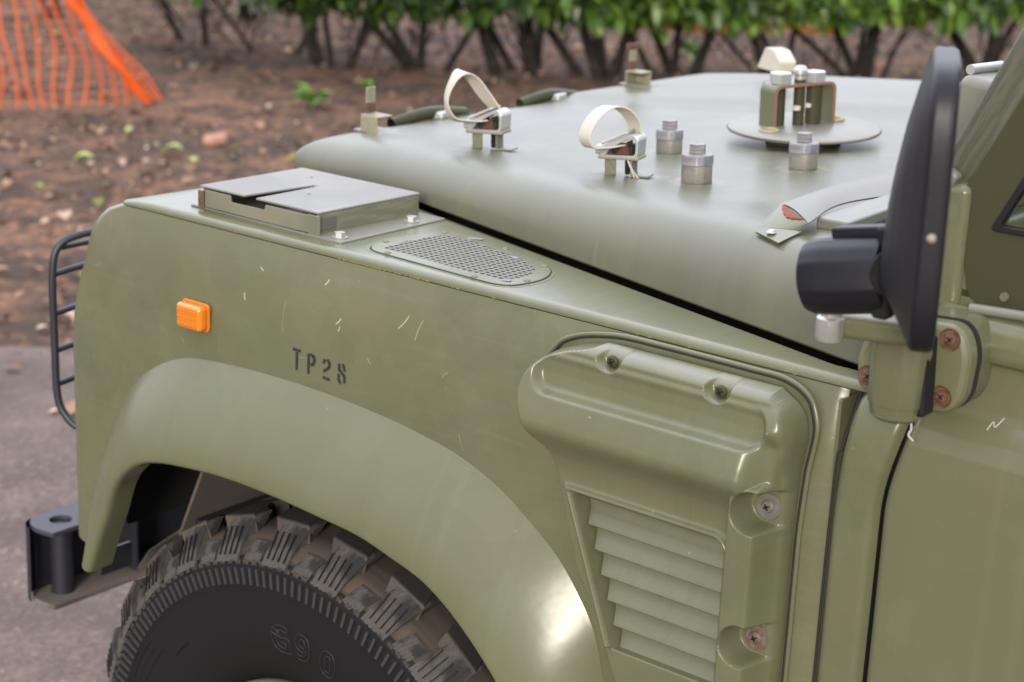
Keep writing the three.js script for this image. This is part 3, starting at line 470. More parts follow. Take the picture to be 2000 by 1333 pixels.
/* spare wheel mount */
{
  const b = sub('spare_wheel_mount', 'round plate with an inverted U bracket and three bolts'); const p = onB(0.178, 0.086); b.position.copy(p).add(V(-0.004, -0.002, 0.018)); b.rotation.set(0.045, 0, 0.012);
  const R = 0.098;
  part('mount_disc', lathe([[0, 0.018], [R - 0.003, 0.018], [R, 0.0195], [R, 0.0215], [R - 0.002, 0.0225], [0, 0.0225]], 90), M.paleOlive, b);
  part('disc_edge', new THREE.TorusGeometry(R + 0.0001, 0.0016, 6, 90).rotateX(Math.PI / 2).translate(0, 0.0196, 0), M.dustyDark, b);
  part('disc_pedestal', [lathe([[0.05, -0.004], [0.046, 0.019]], 40), box(0.02, 0.016, 0.02, 0.04, 0.009, 0.045)], M.dustyDark, b);
  const t = 0.004, top = 0.078, hw = 0.048;
  const U = (o, th) => { const s = new THREE.Shape(); s.moveTo(-hw, 0.022); s.lineTo(-hw, top - 0.012); s.quadraticCurveTo(-hw, top, -hw + 0.012, top); s.lineTo(hw - 0.012, top); s.quadraticCurveTo(hw, top, hw, top - 0.012); s.lineTo(hw, 0.022); s.lineTo(hw - t, 0.022); s.lineTo(hw - t, top - 0.013); s.quadraticCurveTo(hw - t, top - t, hw - 0.013, top - t); s.lineTo(-hw + 0.013, top - t); s.quadraticCurveTo(-hw + t, top - t, -hw + t, top - 0.013); s.lineTo(-hw + t, 0.022); s.closePath(); return xf(extr(s, th, 0.0006), V(o, 0, 0), [0, Math.PI / 2, 0]); };
    const tr = [0, -0.42, 0];
  part('u_bracket', xf(U(-0.033, 0.033), V(0, 0, 0), tr), M.olive, b);
  part('bracket_edge', xf(U(0.0003, 0.0012), V(0, 0, 0), tr), M.redOxide, b, 'red oxide cut edge of the bracket');
  const rod = (z, r, x, hy, kind) => {
    part('threaded_rod', xf(merge([cyl(r, r, V(x, 0.022, z), V(x, top + 0.004, z), 24)]), V(0, 0, 0), tr), M.darkOlive, b);
    part('bolt_head', xf(kind ? lathe([[0, 0], [0.0072, 0], [0.0072, 0.009], [0.0095, 0.011], [0.0095, 0.016], [0.006, 0.021], [0, 0.022]], 24).translate(x, top, z) : toCreasedNormals(new THREE.CylinderGeometry(hy, hy, 0.0125, 6), 0.3).translate(x, top + 0.0063, z), V(0, 0, 0), tr), M.zinc, b);
  };
  rod(0.026, 0.0075, -0.020, 0.0150, 0); rod(0.001, 0.0075, -0.012, 0, 1); rod(-0.022, 0.0105, -0.012, 0.0150, 0);
  for (const [x, z] of [[0.010, -0.062], [-0.016, 0.060]]) part('weld_ring', new THREE.TorusGeometry(0.011, 0.0028, 8, 24).rotateX(Math.PI / 2).translate(x, 0.0235, z), M.brassy, b);
  part('spacer', [cyl(0.005, 0.005, V(-0.004, 0.045, 0.014), V(-0.004, 0.050, 0.014), 12), cyl(0.005, 0.005, V(-0.004, 0.045, -0.014), V(-0.004, 0.050, -0.014), 12)], M.web, b);
}
/* raised deflector plate on the rear corner of the bonnet */
{
  const b = sub('bonnet_deflector', 'bent pale plate riveted at the near rear corner of the bonnet');
  const up = new THREE.CatmullRomCurve3([V(0.458, 1.191, 0.643), V(0.445, 1.1895, 0.50), V(0.460, 1.191, 0.40), V(0.492, 1.187, 0.25)]), dn = new THREE.CatmullRomCurve3([V(0.517, 1.189, 0.694), V(0.480, 1.183, 0.561), V(0.495, 1.183, 0.471), V(0.532, 1.182, 0.31)]);
  const A = V(0.464, 1.1765, 0.692), B = V(0.508, 1.1795, 0.689), C = up.getPoint(0), D = dn.getPoint(0);
  const patch = (f, th) => { const top = grid(40, 8, f); const bot = top.clone(); bot.translate(0, -th, 0); return [top, bot]; };
  part('pale_plate', patch((u, v) => { const p = up.getPoint(u).lerp(dn.getPoint(u), v); p.y += 0.003 * Math.sin(Math.PI * v); return p; }, 0.0018), M.boxTop, b);
  part('end_plate', patch((u, v) => A.clone().lerp(B, u).lerp(C.clone().lerp(D, u), v), 0.0012), M.olive, b);
  part('worn_fold', grid(14, 4, (u, v) => { const t = 0.10 + 0.72 * u, w = 0.07 + 0.30 * Math.sin(Math.PI * u) + 0.03 * Math.sin(u * 31); return A.clone().lerp(B, t).lerp(C.clone().lerp(D, t), 1 - w * (1 - v)).add(V(-0.0004, 0.0009, 0.0005)); }, (q, u, v) => [u * 0.5, v * 0.1]), std(1, 1, 1, 0.9, 0, { map: blot(11.3, [0.50, 0.26, 0.20], [0.44, 0.32, 0.26], 128, 10) }), b, 'reddish worn fold');
  part('rivet_tab', patch((u, v) => V(0.464, 1.1735, 0.701).lerp(V(0.502, 1.1715, 0.720), u).lerp(A.clone().lerp(B.clone().add(V(0.002, 0, 0.002)), u), v), 0.0018), M.olive, b);
  part('rivet', lathe([[0, 0.003], [0.003, 0.0026], [0.0048, 0.0008], [0.005, 0]], 20).translate(0.484, 1.1755, 0.703), M.zinc, b);
  part('base_strip', [box(0.034, 0.012, 0.19, 0.508, 1.1775, 0.545, 0.003, [0, 0.05, 0])], M.paleOlive, b);
}
/* mounting box on the wing top */
{
  const b = sub('mounting_box', 'flat sheet-metal mounting box bolted to the wing top');
  const y0 = YT - 0.0002, y1 = YT + 0.0270, X0 = -0.222, X1 = -0.030, Z0 = 0.622, Z1 = 0.790;
  part('base_plate', xf(extr(rpoly([[X0 - 0.018, -Z1 + 0.004], [X1 + 0.040, -Z1 - 0.003], [X1 + 0.036, -Z0 + 0.006], [X0 - 0.016, -Z0 + 0.004]], 0.004), 0.0022, 0.0005), V(0, y0, 0), [-Math.PI / 2, 0, 0]), M.paleOlive, b);
  const lid = poly([[X0, -Z0], [X1, -Z0], [X1, -Z1 + 0.004], [X0 + 0.093, -Z1 + 0.004], [X0 + 0.091, -Z0 - 0.062], [X0 + 0.083, -Z0 - 0.064], [X0 + 0.074, -Z1 + 0.004], [X0, -Z1 + 0.004]]);
  for (const [hx, hz] of [[X0 + 0.050, Z0 + 0.034], [X0 + 0.116, Z0 + 0.104]]) { const h = new THREE.Path(); h.absellipse(hx, -hz, 0.003, 0.003, 0, 6.2832, true); lid.holes.push(h); }
  part('lid', xf(extr(lid, 0.0024, 0.0007), V(0, y1 - 0.0024, 0), [-Math.PI / 2, 0, 0]), M.boxTop, b);
  const fp = poly([[X0 + 0.012, y0 + 0.004], [X1 - 0.012, y0 + 0.003], [X1 - 0.006, y0 - 0.003], [X1 + 0.004, y0 - 0.001], [X1 + 0.004, y1 - 0.0035], [X1 - 0.014, y1 - 0.0035], [X1 - 0.0145, y1 - 0.0045], [X0 + 0.112, y1 - 0.0045], [X0 + 0.110, y1 - 0.0105], [X0 + 0.056, y1 - 0.0105], [X0 + 0.054, y1 - 0.0035], [X0 + 0.012, y1 - 0.0035]]);
  part('front_plate', xf(extr(fp, 0.0024, 0.0006), V(0, 0, Z1 - 0.0024)), M.boxSide, b);
  part('rear_plate', box(0.0024, y1 - y0 - 0.003, Z1 - Z0 - 0.003, X1 - 0.0014, (y1 + y0) / 2 - 0.0012, (Z0 + Z1) / 2 - 0.001), M.boxSide, b);
  part('side_plate', [box(0.0024, y1 - y0 - 0.004, Z1 - Z0 - 0.008, X0 + 0.0012, (y1 + y0) / 2, (Z0 + Z1) / 2 - 0.004), box(X1 - X0 - 0.006, y1 - y0 - 0.004, 0.0024, (X0 + X1) / 2, (y1 + y0) / 2, Z0 + 0.002)], M.boxSide, b);
  part('corner_fold', [box(0.010, 0.020, 0.0022, X0 + 0.005, y0 + 0.012, Z1 - 0.001)], M.rust, b, 'rusty open corner fold');
  part('plate_shadow_patch', [box(0.0006, 0.014, 0.026, X1 + 0.0002, (y1 + y0) / 2 - 0.001, Z1 - 0.018)], std(0.105, 0.092, 0.078, 0.7), b, 'darker rectangular patch, painted shadow of the front plate end');  // shadow of the front plate end, painted as a dark rectangle
  for (const [x, z] of [[-0.006, 0.778], [-0.008, 0.660]]) { part('bolt', [toCreasedNormals(new THREE.CylinderGeometry(0.0062, 0.0062, 0.006, 6), 0.3).translate(x, y0 + 0.0056, z), lathe([[0, 0.0022], [0.0085, 0.0022], [0.0088, 0.0034], [0, 0.0036]], 24).translate(x, y0, z)], M.zinc, b); }
}
/* vent grille in the wing top */
{
  const b = sub('vent_grille', 'perforated vent grille let into the wing top');
  const out = [[0.044, -0.790], [0.027, -0.735], [0.046, -0.664], [0.085, -0.656], [0.204, -0.690], [0.239, -0.715], [0.255, -0.753], [0.247, -0.793], [0.228, -0.801]];
  const inn = [[0.056, -0.776], [0.050, -0.735], [0.060, -0.674], [0.088, -0.674], [0.196, -0.706], [0.225, -0.726], [0.237, -0.752], [0.230, -0.782], [0.214, -0.785]];
  const y = YT + 0.0002, R = 0.022;
  const s = rpoly(out, R); const h = rpoly(inn, [0.004, 0.004, 0.008, 0.01, 0.012, 0.008, 0.01, 0.012, 0.012]); s.holes.push(new THREE.Path(h.getPoints(6)));
  part('grille_recess', xf(new THREE.ExtrudeGeometry(rpoly(out.map(([x, z]) => [0.141 + (x - 0.141) * 1.05, -0.73 + (z + 0.73) * 1.055]), R), { depth: 0.0004, bevelEnabled: false }), V(0, y - 0.0003, 0), [-Math.PI / 2, 0, 0]), M.panel, b);
  part('grille_frame', xf(extr(s, 0.0014, 0.0005), V(0, y, 0), [-Math.PI / 2, 0, 0]), M.panel, b);
  part('grille_gasket', xf(new THREE.ExtrudeGeometry(rpoly(out.map(([x, z]) => [0.141 + (x - 0.141) * 1.014, -0.73 + (z + 0.73) * 1.02]), R), { depth: 0.0006, bevelEnabled: false }), V(0, y - 0.0003, 0), [-Math.PI / 2, 0, 0]), M.seal, b);
  const bars = [], inside = (x, z) => { let c = false; for (let i = 0, j = inn.length - 1; i < inn.length; j = i++) { const [xi, zi] = inn[i], [xj, zj] = inn[j]; if ((zi > -z) !== (zj > -z) && x < ((xj - xi) * (-z - zi)) / (zj - zi) + xi) c = !c; } return c; };
  const run = (fix, alongX) => { let a = null, last = null; for (let k = 0; k <= 260; k++) { const t = alongX ? lerp(0.03, 0.25, k / 260) : lerp(0.65, 0.81, k / 260); const ok = alongX ? inside(t, fix) : inside(fix, t); if (ok && a === null) a = t; if (ok) last = t; } if (a !== null && last - a > 0.004) bars.push(alongX ? box(last - a, 0.0012, 0.0019, (a + last) / 2, y + 0.0010, fix, 0.0005) : box(0.0022, 0.0011, last - a, fix, y + 0.0010, (a + last) / 2, 0.0005)); };
  for (let z = 0.677; z < 0.790; z += 0.0076) run(z, true);
  for (let x = 0.054; x < 0.240; x += 0.0082) run(x, false);
  const mesh = part('grille_mesh', bars, M.paleOlive, b); mesh.userData.kind = 'stuff';
  part('grille_well', xf(new THREE.ExtrudeGeometry(rpoly(inn, 0.006), { depth: 0.0004, bevelEnabled: false }), V(0, y + 0.0004, 0), [-Math.PI / 2, 0, 0]), M.black, b);
  for (const [x, z, L, a] of [[0.094, 0.668, 0.018, 0.25], [0.178, 0.703, 0.012, -0.5], [0.232, 0.784, 0.010, 0.4]]) part('tape_scrap', box(L, 0.0005, 0.006, x, y + 0.0019, z, 0.0002, [0, a, 0.05]), std(0.20, 0.20, 0.25, 0.7), b);
  for (const [x, z] of [[0.052, 0.672], [0.074, 0.788], [0.146, 0.679], [0.200, 0.796], [0.222, 0.708], [0.246, 0.768], [0.038, 0.752]]) part('rivet', lathe([[0, 0.0022], [0.0022, 0.002], [0.0036, 0.0008], [0.0038, 0]], 14).translate(x, y + 0.0012, z), M.panel, b);
}
/* side repeater */
{
  const b = sub('side_repeater', 'amber indicator lamp on the side of the wing');
  const c = V(-0.173, 0.983, 0.8352);
  part('lamp_base', xf(extr(rpoly([[-0.0225, -0.0165], [0.0225, -0.0165], [0.0225, 0.0165], [-0.0225, 0.0165]], 0.006), 0.003, 0.0008), c), M.amberIn, b);
  const lens = new RoundedBoxGeometry(0.041, 0.0295, 0.014, 4, 0.0055); part('lamp_lens', xf(lens, V(c.x, c.y, c.z + 0.0085)), M.amber, b);
  const ribs = []; for (let i = 0; i < 9; i++) ribs.push(box(0.0014, 0.023, 0.003, c.x - 0.015 + i * 0.00375, c.y, c.z + 0.0152, 0.0006)); for (let i = 0; i < 3; i++) ribs.push(box(0.033, 0.0016, 0.003, c.x, c.y - 0.008 + i * 0.008, c.z + 0.0152, 0.0006));
  part('lens_ribs', ribs, M.amberIn, b);
  part('reflector', box(0.034, 0.022, 0.003, c.x, c.y, c.z + 0.0045, 0.001), M.amberIn, b);
}
/* lamp guard */
{
  const b = sub('lamp_guard', 'black bar guard in front of the headlamp');
  const x = -0.527, z1 = 0.768;
  part('hoop', [tube([V(-0.455, 1.004, 0.62), V(-0.50, 1.003, 0.70), V(x + 0.012, 0.999, z1 - 0.03), V(x + 0.002, 0.985, z1 - 0.008), V(x, 0.95, z1), V(x, 0.86, z1), V(x + 0.002, 0.79, z1), V(x + 0.012, 0.762, z1 - 0.004), V(x + 0.035, 0.745, z1 - 0.016), V(-0.452, 0.742, 0.70)], 0.0052, 90, 8)], M.blackMetal, b);
  for (const y of [0.984, 0.954, 0.902, 0.852, 0.806]) part('guard_bar', [tube([V(x, y - (y > 0.97 ? 0 : 0.004), z1 - (y > 0.97 ? 0.015 : 0)), V(x - 0.002, y, 0.70), V(x - 0.004, y, 0.5)], y > 0.97 ? 0.004 : 0.0044, 16, 7)], M.blackMetal, b);
}
/* bumper */
{
  const b = sub('front_bumper', 'black steel channel bumper with an open end');
  const X0 = -0.632, X1 = -0.562, Yt = 0.577, Yb = 0.462, z1 = 0.762, t = 0.007;
  const plate = (y) => { const s = rpoly([[X0, 0.72], [X0, -z1 + 0.02], [X0 + 0.03, -z1], [X1, -z1 + 0.006], [X1, 0.72]], [0.001, 0.03, 0.02, 0.004, 0.001]); const h = new THREE.Path(); h.absellipse(-0.595, -z1 + 0.045, 0.0155, 0.0155, 0, 6.2832, true); s.holes.push(h); return xf(extr(s, t, 0.001), V(0, y, 0), [-Math.PI / 2, 0, 0]); };
  part('top_plate', plate(Yt - t), std(0.036, 0.036, 0.046, 0.62), b); part('bottom_plate', plate(Yb), M.dustyDark, b);
  part('front_plate', [box(t, Yt - Yb - 0.004, 1.48, X0 + 0.0045, (Yt + Yb) / 2, 0.0, 0.002), xf(new THREE.CylinderGeometry(0.027, 0.027, Yt - Yb - 0.004, 14, 1, true, Math.PI * 1.5, Math.PI * 0.5), V(X0 + 0.028, (Yt + Yb) / 2, z1 - 0.026), [0, 0, 0])], M.blackMetal, b);
  part('jacking_tube', [cyl(0.0155, 0.0155, V(-0.595, Yb + t, z1 - 0.045), V(-0.595, Yt - t, z1 - 0.045), 28)], M.blackMetal, b);
  part('stiffener', [box(0.07, Yt - Yb - 2 * t, 0.006, -0.61, (Yt + Yb) / 2, 0.60, 0.001)], M.blackMetal, b);
}
/* raised air intake cover on the wing side */
{
  const b = sub('intake_cover', 'moulded air intake cover with louvres on the rear of the wing');
  const XL = [[0.60, 0.4990], [0.70, 0.4670], [0.751, 0.4450], [0.812, 0.4180], [0.857, 0.3910], [0.924, 0.3690], [0.955, 0.3610], [0.970, 0.3530], [0.985, 0.3390], [0.999, 0.3330], [1.010, 0.3270], [1.022, 0.3230], [1.034, 0.3240], [1.046, 0.3300], [1.058, 0.3430], [1.066, 0.3590], [1.072, 0.3810], [1.0765, 0.4090]];
  const XRr = [[0.60, 0.6090], [0.95, 0.6090], [1.006, 0.6110], [1.040, 0.6150], [1.052, 0.6125], [1.062, 0.6080], [1.070, 0.5980], [1.0765, 0.5820]];
  const Y0 = 0.62, Y1 = 1.0765;
  const BROW = [[0.60, 0.866], [0.950, 0.866], [0.958, 0.8675], [0.967, 0.8705], [0.976, 0.8765], [0.984, 0.8840], [0.991, 0.8895], [0.998, 0.8912], [1.010, 0.8885], [1.027, 0.8830], [1.046, 0.877], [1.058, 0.872], [1.066, 0.867], [1.0765, 0.854]];
  const SCO = [[1.010, 0.8885], [1.0238, 0.8845], [1.0262, 0.8838], [1.0288, 0.8738], [1.032, 0.8705], [1.045, 0.8680], [1.056, 0.8672], [1.0605, 0.8685], [1.0625, 0.8683], [1.0645, 0.8665], [1.069, 0.8640], [1.0765, 0.854]];
  const smo = (T, y, w = 0.003) => (interp(T, y - w) + interp(T, y - w / 2) + interp(T, y) + interp(T, y + w / 2) + interp(T, y + w)) / 5;
  const opL = (y) => 0.392 + (0.928 - y) * 0.385, opR = 0.5575;
  function Z(x, y) {
    const xl = smo(XL, y, 0.005), xr = smo(XRr, y, 0.005), d = Math.min(x - xl, xr - x, Y1 - y);
    let z = smo(BROW, y);
    // long scoop in the brow
    const px = clamp(x, 0.366, 0.570), sd = Math.abs(x - px) - 0.020 * Math.sqrt(Math.max(0, 1 - Math.pow((y - 1.046) / 0.0205, 2)));
    const m = 1 - ss(-0.003, 0.006, sd); z = lerp(z, smo(SCO, y, 0.0012), m * ss(1.008, 1.016, y));
    // the brow fades to the flange on the right
    const low = 1 - ss(0.574, 0.600, x); z = lerp(Math.min(z, 0.868), z, y < 1.03 ? low : lerp(low, 1 - ss(0.598, 0.616, x), ss(1.03, 1.05, y)));
    // upright rib and its screw pockets
    const rib = ss(0.563, 0.570, x) * (1 - ss(0.594, 0.602, x)) * (1 - ss(0.990, 1.004, y)); z = Math.max(z, 0.866 + 0.019 * rib);
    z -= 0.009 * ss(0.599, 0.605, x) * (1 - ss(1.0, 1.03, y));
    for (const [sx, sy] of [[0.590, 0.973], [0.589, 0.847]]) { const r = x > sx ? Math.abs(y - sy) : Math.hypot(x - sx, y - sy); z = lerp(z, 0.854, 1 - ss(0.0155, 0.0195, r)); }
    for (const [sx, sy] of [[0.420, 1.0665], [0.537, 1.0655]]) { const r = Math.hypot((x - sx) * 0.8, (y - sy - 0.004) * 0.9); z = lerp(z, 0.8565, 1 - ss(0.0075, 0.0115, r)); }
    // louvre opening with a raised bead
    const di = Math.min(x - opL(y), opR - x, 0.932 - y, y - 0.790), cr = Math.min(opR - x, 0.932 - y) < 0.012 && opR - x < 0.012 && 0.932 - y < 0.012 ? 0.012 - Math.hypot(0.012 - (opR - x), 0.012 - (0.932 - y)) : 9, din = Math.min(di, cr);
    z += 0.0056 * Math.exp(-Math.pow((din + 0.0048) / 0.0030, 2)) * (y > 0.79 ? 1 : 0);
    z = lerp(z, 0.8405, ss(-0.0008, 0.0016, din));
    // edge rounding down to the panel
    const e = clamp(d / 0.0085, 0, 1); return lerp(0.8365, z, Math.sqrt(1 - (1 - e) * (1 - e)));
  }
  const shell = grid(280, 350, (u, v) => { const y = lerp(Y0, Y1, v), xl = smo(XL, y, 0.005), xr = smo(XRr, y, 0.005); const x = clamp(lerp(0.3220, 0.6160, u), xl, xr); return V(x, y, Z(x, y)); }, (q) => [q.x * 1.3, q.y * 1.3]);
  part('cover_shell', shell, M.panel, b);
  // slats
  for (let i = 0; i < 7; i++) {
    const yt = 0.9265 - i * 0.0232, P = [[0.001, 0.0000], [-0.005, 0.0002], [-0.010, 0.0022], [-0.016, 0.0068], [-0.0212, 0.0108], [-0.0232, 0.0120], [-0.0242, 0.0112], [-0.0238, 0.0090], [-0.022, 0.002]];
    if (yt - 0.025 < 0.765) continue;
    const g = grid(30, 24, (u, v) => { const t = v * (P.length - 1), k = Math.min(P.length - 2, Math.floor(t)), f = t - k, dy = lerp(P[k][0], P[k + 1][0], f), dz = lerp(P[k][1], P[k + 1][1], f); const y = yt + dy; return V(lerp(opL(Math.max(y, 0.786)) + 0.0030, opR - 0.0003, u), y, 0.8480 + dz); }, (q) => [q.x * 1.5 + i * 0.31, q.y * 1.5]);
    part('slat', g, M.panel, b);
  }
  part('louvre_well', xf(new THREE.ExtrudeGeometry(poly([[opL(0.935), 0.935], [opR, 0.935], [opR, 0.785], [opL(0.785), 0.785]]), { depth: 0.0006, bevelEnabled: false }), V(0, 0, 0.8408)), M.darkOlive, b);
  // rubber gasket standing out round the edge
  const edge = []; for (let y = 0.62; y < 1.055; y += 0.012) edge.push([interp(XL, y), y]); for (const q of [[0.344, 1.0600], [0.361, 1.0680], [0.383, 1.0735], [0.411, 1.0772], [0.45, 1.0778], [0.50, 1.0778], [0.55, 1.0775], [0.577, 1.0772], [0.595, 1.0725], [0.606, 1.0650]]) edge.push(q); for (let y = 1.055; y > 0.62; y -= 0.012) edge.push([interp(XRr, y), y]);
  const cx = 0.48, off = edge.map(([x, y], i) => { const a = edge[Math.max(0, i - 1)], c = edge[Math.min(edge.length - 1, i + 1)]; const tx = c[0] - a[0], ty = c[1] - a[1], L = Math.hypot(tx, ty) || 1; return V(x - ty / L * 0.0032 * 1, y + tx / L * 0.0032, 0.8375 - 0.017 * Math.pow(clamp((y - 0.93) / 0.1536, 0, 1), 2) * 0.6); });
  part('gasket', [tube(off, 0.0014, 260, 6)], M.seal, b);
  part('backing_lip', [tube(off.map((p, i) => p.clone().add(V((p.x - cx) * 0.016, (p.y - 0.9) * 0.012, -0.0012))), 0.0024, 260, 7)], M.olive, b);
  const cross = (x, y, z, r, mat, washer) => {
    const a = []; if (washer) a.push(lathe([[0, 0.0012], [r * 1.9, 0.0012], [r * 2.0, 0]], 28)); a.push(lathe([[r, 0.001], [r, 0.0022], [r * 0.75, 0.0042], [0, 0.0048]], 24));
    const s = part('screw', xf(merge(a), V(x, y, z), [Math.PI / 2, 0, 0]), mat, b);
    return s;
  };
  const slot = []; const addSlot = (x, y, z, r) => { slot.push(box(r * 1.1, r * 0.26, 0.0012, x, y, z, 0.0002, [0, 0, 0.5]), box(r * 0.26, r * 1.1, 0.0012, x, y, z, 0.0002, [0, 0, 0.5])); };
  cross(0.420, 1.0668, 0.8570, 0.0062, M.darkOlive); addSlot(0.420, 1.0668, 0.8618, 0.0062);
  cross(0.537, 1.0658, 0.8570, 0.0062, M.darkOlive); addSlot(0.537, 1.0658, 0.8618, 0.0062);
  cross(0.592, 0.973, 0.8545, 0.0062, std(1, 1, 1, 0.55, 0.2, { map: blot(12.9, [0.42, 0.40, 0.37], [0.46, 0.45, 0.42], 128, 8) }), true); addSlot(0.592, 0.973, 0.8595, 0.0055);
  cross(0.591, 0.847, 0.8545, 0.0062, std(1, 1, 1, 0.6, 0.3, { map: blot(12.2, [0.42, 0.34, 0.28], [0.46, 0.43, 0.39], 128, 8) }), true); addSlot(0.591, 0.847, 0.8595, 0.0055);
  part('screw_slots', slot, M.black, b);
}
/* bulkhead side, its seam to the wing */
{
  const b = sub('bulkhead', 'bulkhead side between the wing and the door');
  const prof = [[0.45, 0.8335], [1.03, 0.8335], [1.06, 0.830], [1.078, 0.822], [1.090, 0.808], [1.10, 0.80], [1.16, 0.797]];
  part('side_pillar', grid(14, 60, (u, v) => { const y = lerp(0.45, 1.16, v); const xl = XR + 0.0045 + 0.010 * Math.pow(clamp((y - 0.97) / 0.11, 0, 1), 1.6), xr = 0.6838 + 0.017 * ss(0.985, 1.095, y); const x = lerp(xl, xr, u), e = Math.max(0, 1 - (x - xl) / 0.006), e2 = Math.max(0, 1 - (xr - x) / 0.008); return V(x, y, interp(prof, y) - 0.005 * e * e - 0.008 * e2 * e2); }, (q) => [q.x * 1.2, q.y * 1.2]), M.panel, b);
  part('seam_rubber', [tube([V(XR + 0.002, 0.45, 0.8295), V(XR + 0.002, 0.97, 0.8295), V(XR + 0.005, 1.03, 0.826), V(XR + 0.0115, 1.082, 0.812)], 0.0013, 60, 6)], M.seal, b);
  part('pillar_core', [box(0.03, 0.8, 0.03, 0.662, 0.76, 0.79), box(0.05, 0.7, 0.02, 0.683, 0.75, 0.792)], M.black, b);
  part('cowl_top', [box(0.085, 0.10, 1.58, 0.700, 1.145, 0, 0.012), box(0.05, 0.05, 1.54, 0.715, 1.215, 0, 0.01)], M.panel, b);
  part('cowl_side', [box(0.06, 0.19, 0.03, 0.688, 1.175, 0.782, 0.008)], M.panel, b);
  part('paint_drip', [tube([V(0.697, 1.100, 0.838), V(0.699, 1.085, 0.8395), V(0.701, 1.072, 0.8385)], 0.0009, 14, 5), tube([V(0.702, 1.098, 0.838), V(0.707, 1.082, 0.838), V(0.709, 1.070, 0.8375), V(0.707, 1.064, 0.8375), V(0.712, 1.060, 0.8375)], 0.0011, 20, 5)], M.web, b, 'pale dried drips under the mirror post');
}
/* windscreen frame */
{
  const b = sub('windscreen_frame', 'dark olive windscreen frame leaning back');
  const lo = V(0.690, 1.262, 0.775), hi = V(0.885, 1.68, 0.755), d = hi.clone().sub(lo).normalize();
  const bar = (w, dp, o, zz, l = 0.46) => { const L = lo.distanceTo(hi); const g = new RoundedBoxGeometry(w, L, dp, 3, 0.006); g.translate(o, L / 2, 0); const m = new THREE.Matrix4().makeRotationZ(-Math.atan2(d.x, d.y)); g.applyMatrix4(m); g.translate(lo.x, lo.y, zz); return g; };
  part('pillar', bar(0.036, 0.034, 0.004, 0.765), std(1, 1, 1, 0.5, 0, { map: blot(13.1, [0.27, 0.275, 0.215], [0.34, 0.34, 0.285], 256, 7, 0.38, 0.57), bumpMap: roughBump, bumpScale: 0.0015 }), b);
  part('pillar_seal', bar(0.012, 0.03, 0.028, 0.772), M.seal, b);
  part('far_pillar', bar(0.04, 0.034, 0.0, -0.765), M.olive, b);
  part('lower_rail', [box(0.035, 0.05, 1.50, 0.705, 1.262, 0, 0.008)], M.panel, b);
  const wg = grid(1, 1, (u, v) => V(lo.x + 0.012 + (hi.x - lo.x) * v, lo.y + (hi.y - lo.y) * v, lerp(-0.75, 0.75, u))); part('windscreen_glass', wg, M.glass, b);
  part('hinge_block', [box(0.05, 0.075, 0.06, 0.655, 1.300, 0.632, 0.010, [0, 0, -0.15])], M.paleOlive, b);
  part('hinge_pin', [cyl(0.0045, 0.0045, V(0.640, 1.343, 0.650), V(0.646, 1.343, 0.598), 18), box(0.012, 0.012, 0.010, 0.648, 1.341, 0.600, 0.004)], M.zinc, b);
  part('hinge_strap', [box(0.022, 0.030, 0.012, 0.690, 1.268, 0.792, 0.003, [0, 0, -0.5])], M.paleOlive, b);
  part('catch_hook', [tube([V(0.665, 1.258, 0.70), V(0.672, 1.264, 0.705), V(0.68, 1.260, 0.712)], 0.004, 12, 6)], M.seal, b);
}
